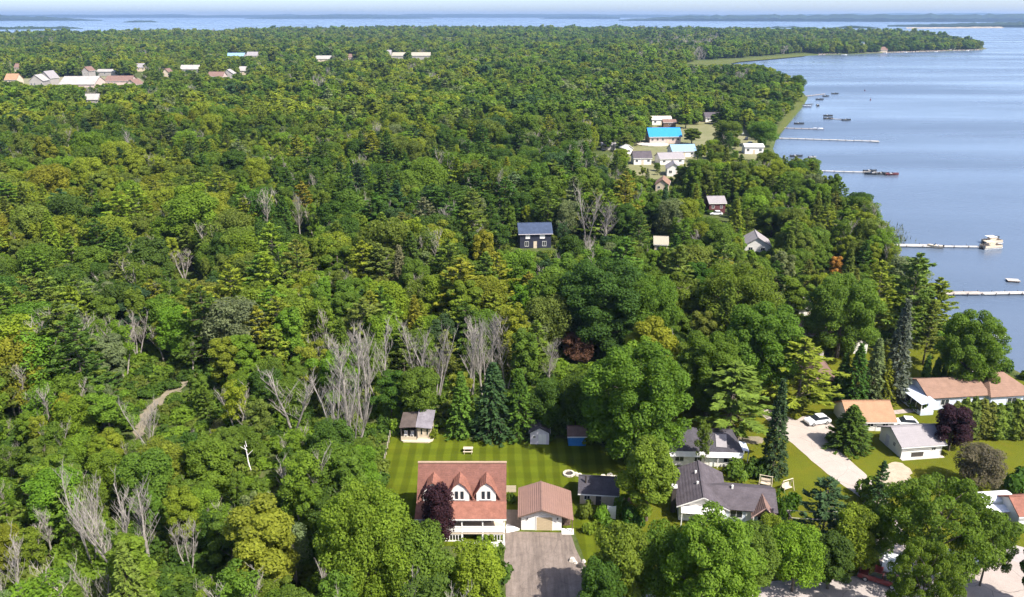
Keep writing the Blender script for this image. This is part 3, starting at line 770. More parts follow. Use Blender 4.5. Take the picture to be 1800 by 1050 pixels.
x, y = W(1400, 604)
house('tan_cottage', 'tan-roofed cottage tucked behind the wide yellow-green pine', 'cottage', (x, y), -6, 7, 6, 2.2, 1.6, 'x', CREAM, TAN_ROOF, .4, wins=((2, 0, .9, 1.2, 1.0),))

# --- hamlet by the shore
def cot(name, label, u, v, wpx, yaw, d, h, rise, axis, wm, rm, cat='house', over=.4, nw=3, group=None, dd=True):
    x, y = W(u, v)
    _, _, dp = P(x, y, GZ)
    wd = wpx * dp / F
    wn = [(wd * (i + .5) / nw, 0, h * .38, min(1.4, wd / nw * .45), h * .36) for i in range(nw)]
    if dd and nw > 1: wn.pop(nw // 2)
    return house(name, label, cat, (x, y), yaw, wd, d, h, rise, axis, wm, rm, over, wins=wn, doors=((wd * (nw // 2 + .5) / nw, 0, 0, min(1.1, wd * .2), min(2.1, h * .85), 'f', CREAM),) if dd and nw > 1 else (), group=group)
b_ = cot('blue_roof_hall', 'large hall with a bright blue metal roof and pinkish walls', 1142, 253, 55, 4, 11, 4.0, 3.6, 'x', PINKWALL, BLUE_ROOF, 'hall', .7, 6)
x, y = W(1148, 255)
pc = [(x + math.cos(i * .39) * 8.5, y + 1 + math.sin(i * .39) * 6.5) for i in range(16)]
tag(MB().prism(pc, 'z', GZ, GZ + .4).build('round_terrace', CONC), 'round pale terrace before the blue-roofed hall', 'terrace')
cot('pale_blue_house', 'house with a pale blue metal roof below the blue hall', 1182, 277, 42, 6, 9, 3.0, 2.4, 'x', WHITE, ICE_ROOF)
cot('grey_house', 'grey-roofed house attached in front of the pale blue roof', 1160, 290, 44, 8, 8, 2.8, 2.0, 'x', WHITE, PALE_ROOF)
cot('white_gable_house', 'white gabled house lowest in the hamlet beside the dark cedars', 1172, 310, 24, -6, 8, 3.4, 2.0, 'y', WHITE, PALE_ROOF, nw=2)
cot('grey_cottage', 'white cottage with violet-grey roof in front of a white garage', 1114, 290, 31, 3, 7, 3.2, 2.4, 'x', WHITE, GREY_ROOF)
cot('white_garage', 'white garage beside the violet-grey roofed cottage', 1099, 272, 14, 20, 6, 3.0, 1.4, 'y', WHITE, WHITE, 'garage', nw=1)
cot('cream_cottage', 'cream gabled cottage below the hamlet, partly behind trees', 1152, 336, 22, -14, 8, 2.8, 1.8, 'y', CREAM, TAN_ROOF, nw=2)
cot('long_shed', 'long beige shed behind the bright blue roof', 1146, 220, 34, 2, 7, 3.4, 1.6, 'x', WHITE, mat('beige_metal', (0.5, 0.45, 0.36), .6), 'shed')
cot('brown_roof_shed', 'small brown-roofed shed between the beige shed and the blue hall', 1166, 224, 22, 2, 5, 3, 1.4, 'x', BROWN_WALL, BROWN_ROOF, 'shed', nw=1)
cot('white_gable_cottage', 'dark-roofed cottage with white gable farthest back in the hamlet', 1240, 215, 30, 4, 9, 3.0, 2.6, 'x', WHITE, GREY_ROOF)
cot('shore_garage', 'long low white garage on the shore by the white dock', 1309, 271, 32, -3, 7, 3.6, .9, 'x', WHITE, WHITE, 'garage')
cot('red_cottage', 'brown cottage with red walls among trees behind the hamlet', 1290, 219, 18, 0, 7, 2.8, 1.8, 'x', MAROON, BROWN_ROOF, nw=2)
cot('flat_shed', 'low grey open shed at the edge of the hamlet clearing', 1058, 264, 24, 2, 6, 2.6, .7, 'x', CONC, PALE_ROOF, 'shed', nw=1)
cot('tan_porch_house', 'small pale house in the trees beside the fawn bare tree', 1150, 444, 22, -8, 6, 2.6, 1.4, 'x', CREAM, mat('cream_roof', (0.30, 0.27, 0.21), .8), nw=2)
cot('shaded_house', 'pale gabled house under trees right of the brown hipped house', 1403, 562, 24, 5, 6, 2.8, 1.5, 'x', WHITE, PALE_ROOF, nw=2)
cot('shore_cottage', 'cottage with a low whitish roof on the wooded shore bulge', 1352, 352, 26, -5, 7, 2.6, 1.2, 'x', WHITE, mat('whitish_roof', (0.33, 0.3, 0.27), .8), nw=2)
# --- town at the edge of the wood, far off
TW = [('town_house', 'far orange-roofed house at the edge of the town', 10, 149, 20, 0, 12, 5, 5, 'x', CREAM, ORANGE_ROOF), ('town_house', 'far white house with tall gable left of the white hall', 54, 158, 22, 10, 16, 8, 5, 'y', WHITE, TRIM), ('town_house', 'far white gabled house directly beside the tall gabled one', 74, 152, 17, -5, 14, 8, 6, 'y', WHITE, PALE_ROOF),
      ('town_hall', 'far long hall with a broad white roof', 106, 158, 60, 2, 26, 5, 6, 'x', PINKWALL, TRIM), ('town_house', 'far pinkish brown-roofed building right of the white hall', 186, 154, 44, 4, 18, 6, 4, 'x', PINKWALL, TAN_ROOF), ('town_house', 'far cream house in front of the pinkish building', 222, 158, 20, -8, 12, 5, 4, 'y', CREAM, TAN_ROOF),
      ('town_house', 'far low white row behind the pinkish building', 170, 134, 38, 3, 14, 5, 2, 'x', WHITE, TRIM), ('town_house', 'far narrow gabled house behind the white hall', 146, 138, 12, 0, 14, 8, 4, 'y', WHITE, TAN_ROOF), ('town_house', 'small cream-roofed house before the white hall in trees', 150, 184, 22, 5, 9, 4, 3.5, 'x', WHITE, CREAM), ('town_house', 'far brown flat house at the edge of the town', -14, 168, 40, 0, 14, 4, 2, 'x', PINKWALL, TAN_ROOF),
      ('town_house', 'far white house half hidden between town and woods', 318, 131, 32, 3, 14, 6, 4, 'x', WHITE, TRIM), ('town_house', 'far pink-roofed house at the edge of the green wood', 366, 143, 26, 0, 14, 5, 4, 'x', PINKWALL, TAN_ROOF), ('town_house', 'far white house touching the pink-roofed one', 392, 140, 18, 6, 14, 6, 4, 'y', WHITE, TRIM), ('town_house', 'far pale blue-white house behind the pink-roofed one', 398, 106, 30, 2, 20, 6, 4, 'x', WHITE, ICE_ROOF),
      ('town_house', 'far grey house beside the pale blue-white one', 434, 105, 18, 4, 18, 6, 5, 'x', WHITE, PALE_ROOF), ('town_house', 'far low cream house alone in the wood', 554, 110, 28, 0, 18, 5, 4, 'x', CREAM, CREAM), ('town_house', 'far tan house behind the orange-roofed one', 26, 126, 13, 3, 12, 5, 4, 'x', CREAM, TAN_ROOF), ('town_house', 'far grey house beyond the low white row', 238, 126, 15, 8, 14, 5, 4, 'x', CREAM, PALE_ROOF), ('town_house', 'far small tan house between town and the half hidden white house', 286, 136, 12, 0, 12, 5, 4, 'y', CREAM, TAN_ROOF),
      ('town_house', 'far small grey house deep in the wood beyond the pale blue-white one', 470, 112, 12, 0, 14, 6, 4, 'x', CREAM, PALE_ROOF), ('town_house', 'far tan house between the lone cream house and the long white building', 610, 108, 12, 5, 14, 6, 4, 'x', CREAM, TAN_ROOF), ('town_house', 'far tan house right of the white one touching the pink roof', 420, 132, 13, -4, 12, 5, 4, 'x', CREAM, CREAM),
      ('school', 'far long white building with a cream roof in the wood', 690, 108, 66, 2, 26, 8, 4, 'x', WHITE, mat('cream_roof', (0.30, 0.27, 0.21), .8)), ('school_wing', 'far white wing in front of the long white building', 714, 118, 14, 12, 20, 7, 3, 'y', WHITE, TRIM), ('town_house', 'far pale house beside the long white building', 673, 104, 14, 0, 20, 7, 6, 'x', LILAC, PALE_ROOF)]
FARW, FARR = mat('far_pale_walls', (0.27, 0.25, 0.23), .8, .1, .2), mat('far_pale_roof', (0.30, 0.28, 0.26), .7, .12, .2)
for nm, lb, u, v, wp_, yaw, d, h, rise, ax, wm, rm in TW:
    wm, rm = FARW if wm in (WHITE, LILAC) else wm, FARR if rm in (TRIM, CREAM) else BROWN_ROOF if rm is TAN_ROOF else rm
    cot(nm, lb, u, v, wp_, yaw, d, h, rise, ax, wm, rm, 'building', .6, 4, 'buildings of the far town')
# --- cottages on the far point
PT = [(1434, 94, 10, WHITE, GREY_ROOF, 'white'), (1458, 94, 12, WHITE, TRIM, 'white-roofed'), (1512, 93, 10, WHITE, TRIM, 'tall white'), (1545, 92.5, 14, CREAM, BROWN_ROOF, 'brown-roofed'), (1616, 89.5, 10, BROWN_WALL, TAN_ROOF, 'tan-roofed'), (1630, 89.5, 14, WHITE, TAN_ROOF, 'wide tan-roofed'), (1668, 88.5, 10, WHITE, PALE_ROOF, 'grey-roofed'), (1688, 88, 12, BROWN_WALL, GREY_ROOF, 'dark')]
for i, (u, v, wp_, wm, rm, lk) in enumerate(PT):
    cot('point_cottage', lk + ' cottage on the shore of the far point, ' + ('first', 'second', 'third', 'fourth', 'fifth', 'sixth', 'seventh', 'last')[i] + ' before its tip', u, v - .8, wp_, random.uniform(-6, 6), 10, 4, 5 if i != 2 else 14, 'y' if i in (2, 4) else 'x', wm, rm, 'cottage', .6, 2, 'cottages on the far point')

# ------------------------------------------------------------------ vehicles
def car(name, label, cat, pos, yaw, body, L=4.5, Wd=1.8, kind='car', z=GZ, cabc=None):
    r = thing(name, label, cat, (pos[0], pos[1], z), R(yaw))
    if kind == 'pickup':
        lo = [(-L / 2, .35), (-L / 2, .95), (-.3, .98), (1.15, 1.0), (L / 2 - .1, .9), (L / 2, .6), (L / 2, .35)]
        cb = [(-.35, .98), (-.2, 1.62), (.65, 1.62), (1.25, 1.0)]
    else:
        lo = [(-L / 2, .35), (-L / 2, .8), (-L / 2 + .25, .92), (L * .16, .95), (L / 2 - .15, .78), (L / 2, .6), (L / 2, .35)]
        cb = [(-L / 2 + .3, .92), (-L * .3, 1.42), (L * .04, 1.45), (L * .22, .94)]
    MB().prism(lo, 'y', -Wd / 2, Wd / 2).build('body', body, r)
    c = MB()
    wi = Wd / 2 - .1
    c.v = [(x, s * (wi if zz < 1.1 else wi - .16), zz) for s in (-1, 1) for x, zz in cb]
    c.f = [(0, 1, 2, 3), (7, 6, 5, 4)] + [(i, 4 + i, 4 + (i + 1) % 4, (i + 1) % 4) for i in range(4)]
    cn = c.build('cabin', GLASS, r)
    (x1, z1), (x2, z2) = cb[1], cb[2]
    MB().box(x1 - .03, x2 + .03, -wi + .14, wi - .14, z1 - .02, z1 + .05).build('car_roof', cabc or body, cn)
    if kind == 'pickup':
        MB().box(-L / 2 + .08, -.42, -Wd / 2 + .12, Wd / 2 - .12, .955, .99).build('truck_bed', DARKWOOD, r)
    for sx in (-L * .31, L * .31):
        for sy in (-1, 1):
            w_ = MB().tube((sx, sy * (Wd / 2 - .2), .33), (sx, sy * (Wd / 2 + .02), .33), .33, .33, 14).build('wheel', RUBBER, r)
            MB().tube((sx, sy * (Wd / 2 + .0), .33), (sx, sy * (Wd / 2 + .035), .33), .19, .19, 10).build('rim', STEEL, w_)
    for sy in (-.6, .6):
        MB().box(L / 2 - .06, L / 2 + .02, sy * Wd / 1.8 - .18, sy * Wd / 1.8 + .18, .6, .74).build('headlight', TRIM, r)
        MB().box(-L / 2 - .02, -L / 2 + .04, sy * Wd / 1.8 - .15, sy * Wd / 1.8 + .15, .66, .82).build('tail_light', RPAINT, r)
    return r
car('parked_car', 'white car parked on the apron beside the lane', 'car', W(1436, 744), 196, WPAINT, 4.2)
car('pickup_truck', 'red pickup truck at the street edge under a leafy tree', 'truck', W(1545, 1022), 150, RPAINT, 4.8, 1.85, 'pickup')
x, y = W(1562, 1003)
tr_ = thing('utility_trailer', 'white box trailer parked beside the red pickup truck', 'trailer', (x, y, GZ), R(60))
MB().box(-1.3, 1.3, -.8, .8, .45, 1.75).build('box', WPAINT, tr_)
for sy in (-1, 1): MB().tube((0, sy * .78, .3), (0, sy * .95, .3), .3, .3, 12).build('wheel', RUBBER, tr_)
MB().box(1.3, 2.2, -.05, .05, .4, .5).build('drawbar', STEEL, tr_)
car('parked_car', 'dark car with a silver roof on the concrete pad under branches', 'car', W(1690, 990), 140, KPAINT, 4.4, 1.8, cabc=STEEL)
car('parked_car', 'white car behind the yard garage and the orange cottage', 'car', W(1590, 748), 172, WPAINT, 4.0)
car('parked_van', 'white van in front of the maroon cottage', 'van', W(1258, 378), 182, WPAINT, 4.4, 1.9)
for i, (u, v, m, lb) in enumerate(((1303, 236, WPAINT, 'white car on the hamlet lot farthest from the white garage'), (1312, 246, KPAINT, 'dark car on the hamlet lot'), (1318, 254, WPAINT, 'white car on the hamlet lot close to the white garage'), (1302, 216, WPAINT, 'white car beside the brown cottage with red walls'), (1256, 252, KPAINT, 'dark car on the hamlet grass before the tree'))):
    car('parked_car', lb, 'car', W(u, v), (90, 70, 100, 20, 5)[i], m)
# enclosed white trailer
x, y = W(1723, 905)
t = thing('cargo_trailer', 'long white enclosed trailer with rounded roof behind the wide feathery tree', 'trailer', (x, y, GZ), R(6))
prof = [(-.0, .5), (0, 1.9)] + [(1.2 - 1.2 * math.cos(a), 1.9 + .55 * math.sin(a)) for a in np.linspace(.15, math.pi - .15, 8)] + [(2.4, 1.9), (2.4, .5)]
MB().prism(prof, 'x', 0, 4.8).build('body', WPAINT, t)
for q in (1.9, 2.7):
    for k in (-.02, 2.2): MB().tube((q, k, .33), (q, k + .22, .33), .33, .33, 12).build('wheel', RUBBER, t)
MB().box(4.8, 4.84, .3, 2.1, .6, 1.9).build('rear_door', SKYWALL, t); MB().box(-1.1, 0, 1.15, 1.25, .42, .54).build('drawbar', STEEL, t)
x, y = W(1735, 918)
tag(MB().slab([(0, 0, 1.5), (3.6, .2, 1.5), (3.6, 1.6, 1.75), (0, 1.5, 1.75)], .06).box(.05, .13, .05, .13, 0, 1.47).box(3.4, 3.48, .25, .33, 0, 1.47).box(.05, .13, 1.3, 1.38, 0, 1.66).box(3.4, 3.48, 1.45, 1.53, 0, 1.66).build('canopy_frame', WPAINT, None, (x, y, GZ)), 'low white canopy on posts in front of the white enclosed trailer', 'canopy')

# ------------------------------------------------------------------ garden things
def swing(u, v, yaw, lb):
    x, y = W(u, v)
    t = thing('garden_swing', lb, 'swing seat', (x, y, GZ), R(yaw), 'swing seats on the grass by the lane')
    for s in (-1, 1):
        MB().tube((s * .9, -.55, 0), (s * .85, 0, 1.75), .05, .05, 6).tube((s * .9, .55, 0), (s * .85, 0, 1.75), .05, .05, 6).build('side_frame', CREAM, t)
    MB().tube((-.95, 0, 1.75), (.95, 0, 1.75), .06, .06, 6).build('top_bar', CREAM, t)
    MB().box(-.7, .7, -.3, .25, .45, .53).build('seat', CREAM, t)
    MB().slab([(-.7, .22, .5), (.7, .22, .5), (.7, .42, 1.1), (-.7, .42, 1.1)], .06).build('backrest', CREAM, t)
    for s in (-.6, .6): MB().tube((s, 0, .5), (s, 0, 1.73), .015, .015, 5).build('hanger', STEEL, t)
swing(1345, 855, -20, 'cream garden swing seat nearer the grey-roofed house')
swing(1383, 862, 25, 'cream garden swing seat nearer the lane')
x, y = W(823, 795)
t = thing('picnic_table', 'small pale table standing alone on the mown back lawn', 'table', (x, y, GZ))
MB().box(-.75, .75, -.38, .38, .7, .76).build('tabletop', CREAM, t)
for a in (-.6, .6):
    for b2 in (-.28, .28): MB().box(a - .04, a + .04, b2 - .04, b2 + .04, 0, .7).build('leg', CREAM, t)
for b2 in (-.65, .65): MB().box(-.75, .75, b2 - .12, b2 + .12, .42, .46).box(-.6, -.54, b2 - .08, b2 + .08, 0, .42).box(.54, .6, b2 - .08, b2 + .08, 0, .42).build('bench', CREAM, t)
x, y = W(1000, 834)
t = thing('fire_pit', 'round stone fire pit on the lawn near the dark-roofed workshop', 'fire pit', (x, y, GZ))
stn = MB().prism([(-.2, -.13), (.16, -.16), (.22, .1), (-.1, .16)], 'z', 0, .26).mesh('stone', mat('pale_stone', (0.5, 0.45, 0.38), .9, .2, 3))
for i in range(12): obj('stone', stn, t, (math.cos(i * .5236) * .75, math.sin(i * .5236) * .75, 0), i * .5236 + 1.57)
MB().prism([(math.cos(i * .7854) * .6, math.sin(i * .7854) * .6) for i in range(8)], 'z', .0, .06).build('ash_bed', DARKWOOD, t)
pr2 = random.Random(3)
for i, (u, v) in enumerate(((1012, 834), (1018, 836), (1060, 838), (1072, 836), (1082, 840), (1066, 842))):
    x, y = W(u, v); s = pr2.uniform(.35, .75)
    b = MB().prism([(-s, -.3 * s), (.2 * s, -.7 * s), (s, -.1 * s), (.5 * s, .6 * s), (-.6 * s, .5 * s)], 'z', 0, .3)
    b.v = [(a + (0 if c < .1 else -a * .3), d - (0 if c < .1 else d * .3), c) for a, d, c in b.v]
    tag(b.build('garden_rock', MATS['pale_stone'], None, (x, y, GZ)), 'pale flat rock, ' + ('first', 'second', 'third', 'fourth', 'fifth', 'sixth')[(0, 1, 2, 4, 5, 3)[i]] + ' from the fire pit in the broken line of rocks', 'rock', 'pale rocks by the fire pit')
for i, (u, v) in enumerate(((1012, 990), (1020, 996), (1026, 988), (1033, 1000), (1037, 1008), (1026, 1004), (1006, 986))):
    x, y = W(u, v); s = pr2.uniform(.25, .5)
    b = MB().prism([(-s, -.5 * s), (.2 * s, -.9 * s), (s, -.1 * s), (.5 * s, .8 * s), (-.6 * s, .7 * s)], 'z', 0, s * .9)
    b.v = [(a + (0 if c < .1 else -a * .35), d - (0 if c < .1 else d * .35), c) for a, d, c in b.v]
    tag(b.build('driveway_rock', (MATS['pale_stone'], DARKWOOD, CONC)[i % 3], None, (x, y, GZ + .01)), ('pale', 'dark', 'grey')[i % 3] + ' rock, ' + ('second', 'third', 'fourth', 'fifth', 'last', 'sixth', 'first')[i] + ' from the garage in the line beside the driveway', 'rock', ('pale', 'dark', 'grey')[i % 3] + ' rocks by the driveway')
# thin wire fence along the lawn's woodland edge
x0, y0 = W(686, 768); x1, y1 = W(667, 857)
t = thing('wire_fence', 'thin pale post fence along the wooded edge of the back lawn', 'fence', (x0, y0, GZ))
n_ = 9
pm_ = MB().box(-.05, .05, -.05, .05, 0, 1.15).mesh('post', CREAM)
for i in range(n_): obj('post', pm_, t, ((x1 - x0) * i / (n_ - 1), (y1 - y0) * i / (n_ - 1), 0))
for zz in (.35, .75, 1.08): MB().tube((0, 0, zz), (x1 - x0, y1 - y0, zz), .018, .018, 4).build('wire', STEEL, t)
# overhead cables on two poles
pa, pb = W(1378, 975), W(1552, 968)
for i, p_ in enumerate((pa, pb)):
    t = thing('utility_pole', 'wooden cable pole among the trees ' + ('near the grey-roofed house' if i == 0 else 'near the lower end of the lane'), 'pole', (*p_, GZ))
    MB().tube((0, 0, -.2), (0, 0, 6.6), .14, .1, 8).build('pole', DARKWOOD, t); MB().box(-.08, .08, -.9, .9, 5.9, 6.05).build('crossarm', DARKWOOD, t)
for i, (dy, dz) in enumerate(((.8, 0), (-.8, -.0))):
    b = MB(); q = []
    for k in range(13):
        s = k / 12
        q.append((pa[0] + (pb[0] - pa[0]) * s, pa[1] + (pb[1] - pa[1]) * s + dy, GZ + 6.08 - .5 * 4 * s * (1 - s)))
    for k in range(12): b.tube(q[k], q[k + 1], .03, .03, 4)
    tag(b.build('overhead_cable', CONC), ('farther' if dy > 0 else 'nearer') + ' grey cable strung between the two wooden poles', 'cable')
# white birch snag
x, y = W(444, 845)
t = thing('birch_snag', 'broken white birch trunk standing out among green trees', 'birch trunk', (x, y, GZ))
b = MB(); p = Vector((0, 0, -.2))
for i in range(7):
    e = Vector((-.10 * i + .05 * math.sin(i * 1.7), .04 * i, .7 + i * .85)); b.tube(p, e, .135 - .012 * i, .123 - .012 * i, 8); p = e
b.build('trunk', M_BIRCH_ := mat('pale_birch_bark', (0.66, 0.63, 0.58), 0.8, 0.2, 1.2), t)
br = MB()
for z, a in ((4.2, .6), (5.0, 3.4), (5.6, 1.9)): br.tube((-.3, .15, z), (-.3 + math.cos(a) * .9, .15 + math.sin(a) * .5, z + .7), .05, .02, 5)
br.build('branches', M_BIRCH_, t)

# ------------------------------------------------------------------ docks, boats, raft
def dock(label, A, B, wd=1.6, m=DOCKWOOD, sec=3.0, zt=.55, ends=None):
    (ax, ay), (bx, by) = W(*A, 0.0), W(*B, 0.0)
    L = math.hypot(bx - ax, by - ay); yaw = math.atan2(by - ay, bx - ax)
    t = thing('dock', label, 'dock', (ax, ay, 0), yaw)
    n = max(2, int(L / sec))
    s = L / n
    sm = MB().box(0.03, s - .03, -wd / 2, wd / 2, zt - .16, zt).mesh('deck_section', m)
    pm = MB().tube((0, 0, -1.5), (0, 0, zt + .35), .07, .07, 6).mesh('post', DARKWOOD)
    for i in range(n):
        obj('deck_section', sm, t, (i * s, random.uniform(-.05, .05), random.uniform(-.03, .03)))
        for sy in (-1, 1): obj('post', pm, t, (i * s + s * .9, sy * (wd / 2 + .08), 0))
    if ends:
        MB().box(L - ends[0], L, -ends[1] / 2, ends[1] / 2, zt - .13, zt + .03).build('platform', m, t)
    return t
def hull_mesh(L, Wd, h):
    b = MB(); n = 8
    for i in range(n):
        t = i / (n - 1); x = -L / 2 + L * t
        w_ = Wd / 2 * (1 if t < .5 else max(.03, 1 - ((t - .5) / .5) ** 2))
        z = h * (1 + .25 * max(0, t - .5) * 2)
        b.v += [(x, -w_, z), (x, -w_ * .7, .02), (x, 0, -.18), (x, w_ * .7, .02), (x, w_, z), (x, w_ * .8, z - .05), (x, 0, z * .45), (x, -w_ * .8, z - .05)]
    for i in range(n - 1):
        for j in range(8): b.f.append((i * 8 + j, i * 8 + (j + 1) % 8, (i + 1) * 8 + (j + 1) % 8, (i + 1) * 8 + j))
    b.f += [tuple(range(8)), tuple(range((n - 1) * 8, n * 8))]
    return b
def boat(label, pos, yaw, m, L=5.2, Wd=2.0, cover=None, lift=0.0, cat='boat'):
    t = thing('motor_boat', label, cat, (*pos, .08 + lift), R(yaw))
    hull_mesh(L, Wd, .75).build('hull', m, t)
    MB().slab([(L * .1, -Wd * .38, .75), (L * .1, Wd * .38, .75), (-.05, Wd * .34, 1.2), (-.05, -Wd * .34, 1.2)], .04).build('windshield', GLASS, t)
    for sy in (-.4, .4): MB().box(-.9, -.35, sy - .25, sy + .25, .4, .72).box(-1.0, -.9, sy - .25, sy + .25, .4, 1.05).build('seat', TRIM, t)
    MB().box(-L / 2 - .35, -L / 2, -.2, .2, .1, 1.0).build('outboard_motor', DARKWOOD, t)
    if cover: MB().slab([(-L * .3, -Wd * .45, 1.75), (L * .12, -Wd * .45, 1.75), (L * .12, Wd * .45, 1.75), (-L * .3, Wd * .45, 1.75)], .05).box(-L * .3, -L * .3 + .05, -Wd * .42, -Wd * .42 + .05, .7, 1.7).box(L * .1, L * .1 + .05, Wd * .4, Wd * .4 + .05, .7, 1.7).build('canopy', cover, t)
    return t
def pontoon(label, pos, yaw, L=6.5, Wd=2.5, top=TRIM):
    t = thing('pontoon_boat', label, 'pontoon boat', (*pos, 0), R(yaw))
    for sy in (-1, 1): MB().tube((-L / 2, sy * .85, .15), (L / 2 - .6, sy * .85, .15), .33, .33, 10).tube((L / 2 - .6, sy * .85, .15), (L / 2, sy * .85, .3), .33, .08, 10).build('float', STEEL, t)
    MB().box(-L / 2, L / 2 - .3, -Wd / 2, Wd / 2, .5, .6).build('deck', DOCKWHITE, t)
    MB().box(-L / 2 + .1, L / 2 - .5, -Wd / 2, -Wd / 2 + .05, .6, 1.25).box(-L / 2 + .1, L / 2 - .5, Wd / 2 - .05, Wd / 2, .6, 1.25).box(-L / 2 + .1, -L / 2 + .15, -Wd / 2, Wd / 2, .6, 1.25).box(L / 2 - .55, L / 2 - .5, -Wd / 2, Wd / 2, .6, 1.25).build('railing', CREAM, t)
    MB().slab([(-L * .35, -Wd / 2, 2.25), (L * .1, -Wd / 2, 2.25), (L * .1, Wd / 2, 2.25), (-L * .35, Wd / 2, 2.25)], .06).build('canopy', top, t)
    for a in (-L * .34, L * .09):
        for sy in (-1, 1): MB().tube((a, sy * (Wd / 2 - .05), .6), (a, sy * (Wd / 2 - .05), 2.2), .025, .025, 5).build('canopy_pole', STEEL, t)
    for sy in (-.75, .75): MB().box(-L * .3, L * .25, sy - .3, sy + .3, .6, 1.0).build('bench', CREAM, t)
    MB().box(-L / 2 - .3, -L / 2, -.22, .22, .0, 1.0).build('outboard_motor', DARKWOOD, t)
dock('long grey floating dock nearest the shore maple, with brown sides', (1600, 519.5), (1724, 518.5), 1.9, DOCKWOOD, 3.0, .6)
dock('bleached outer dock continuing the long grey one in line', (1726, 518.5), (1840, 517), 1.7, DOCKWHITE, 3.2, .5)
dock('white dock leading to the moored pontoon boats', (1565, 433), (1650, 434.5), 2.4, DOCKWHITE, 4, .5)
dock('narrow white walkway between the small pale boat and the pontoon boats', (1652, 435), (1728, 436), 1.3, DOCKWHITE, 4, .45)
dock('longest thin dock, silvery, off the hamlet', (1348, 243.5), (1545, 250), 1.9, DOCKWHITE, 4, .5, (4, 3.5))
dock('long thin dock ending at dark boats', (1368, 300), (1552, 305), 1.5, DOCKWHITE, 4, .45)
dock('short dock beside the white boat of the hamlet shore', (1372, 226), (1436, 228), 1.6, DOCKWOOD, 4, .45)
dock('small dark dock below the little wooded point', (1392, 187), (1428, 184), 2.0, DARKWOOD, 4, .5)
dock('thin dock far off the wooded point', (1408, 171), (1450, 166), 1.6, DOCKWOOD, 4, .5)
dock('dock between dark boats beyond the hamlet', (1452, 209), (1492, 212), 1.4, DOCKWOOD, 4, .4)
pontoon('pontoon boat with a cream canopy at the end of the white walkway', W(1742, 437, 0), 12, 6.5, 2.5, CREAM)
pontoon('pontoon boat behind the cream canopied one', W(1744, 428, 0), 8, 6.0, 2.4, TRIM)
boat('small pale boat moored halfway along the white dock', W(1643, 436, 0), 160, CREAM, 4.2, 1.7)
boat('dark little boat just beyond the pontoon boats', W(1747, 421, 0), 10, KPAINT, 3.6, 1.5)
x, y = W(1780, 495, 0)
t = thing('swim_raft', 'pale floating swim raft alone near the grey dock', 'raft', (x, y, 0), R(-12))
for i in range(8): MB().box(-1.5, 1.5, 0, .26, .42, .47).build('plank', DOCKWHITE, t, (0, -1.1 + i * .275, 0))
MB().box(-1.45, 1.45, -1.08, 1.08, .22, .415).build('frame', BROWN_WALL, t)
for sx in (-.95, .95): MB().tube((sx, -1.0, .05), (sx, 1.0, .05), .3, .3, 10).build('float', DARKWOOD, t)
BT = [(1530, 302.5, 10, KPAINT, 'dark boat on the far side of the thin dock'), (1532, 307, 175, KPAINT, 'dark boat on the near side of the thin dock'), (1550, 307, 5, KPAINT, 'black boat at the outer end of the thin dock'), (1568, 308, 8, MAROON, 'brownish boat outermost beyond the thin dock'), (1400, 276, 4, KPAINT, 'lone dark boat between the two long docks'), (1428, 278.5, 10, STEEL, 'faint grey boat right of the lone dark one'),
      (1456, 204.5, 0, KPAINT, 'upper of two dark boats beyond the hamlet'), (1456, 209.5, 4, KPAINT, 'lower of two dark boats beyond the hamlet'), (1488, 212, 10, KPAINT, 'dark boat at the far end beyond the hamlet'), (1405, 218.5, 3, KPAINT, 'long dark boat above the white boat'), (1438, 228, 175, WPAINT, 'white boat at the end of the short dock'), (1468, 165.5, 5, KPAINT, 'dark boat farthest off the wooded point'), (1452, 170, 20, KPAINT, 'dark boat at the thin dock far off the point'), (1441, 175.5, 0, KPAINT, 'dark boat closest to the wooded point shore'), (1418, 188, 160, SKYWALL, 'bluish boat at the small dark dock'), (1437, 186, 80, KPAINT, 'boat lying end-on off the small dark dock')]
for u, v, yw, m, lb in BT: boat(lb, W(u, v, 0), yw, m, 6.2 if m is not STEEL else 4, 2.2)
boat('white boat moored off the shore maple', W(1750, 597, 0), 5, WPAINT, 4.5, 1.8)
for i, (u, v) in enumerate(((1520, 160), (1530, 176))):
    tag(MB().tube((0, 0, -.4), (0, 0, .9), .55, .4, 10).tube((0, 0, .9), (0, 0, 1.7), .08, .08, 6).build('buoy', MAROON, None, (*W(u, v, 0), 0)), 'small marker buoy on open water, ' + ('farther' if i == 0 else 'nearer') + ' of two', 'buoy', 'marker buoys')
for i, (u, v, L) in enumerate(((1484, 96.8, 9), (1592, 92.6, 7), (1556, 94, 6), (1645, 91.5, 8), (1700, 90, 7))):
    boat(('first', 'second', 'third', 'fourth', 'last')[(0, 2, 1, 3, 4)[i]] + ' white boat moored along the far point counted from the marsh', W(u, v, 0), random.uniform(-20, 20), WPAINT, L, 2.6)
# stony shore of the far point
rk = MB(); rr_ = random.Random(9)
for i in range(700):
    s = i / 699
    u = 1438 + 294 * s; v = 96.9 - 8.7 * s + (-1.5 if u > 1725 else 0)
    x, y = W(u, v - .35 + rr_.uniform(-.25, .2), 0.0); a = rr_.uniform(.5, 1.6)
    rk.prism([(x - a, y - a), (x + a, y - a * .8), (x + a * .7, y + a), (x - a * .8, y + a * .8)], 'z', -.4, .7 + rr_.random())
tag(rk.build('shore_rocks', mat('shore_stone', (0.3, 0.25, 0.21), .9, .35, .1)), kind='stuff')
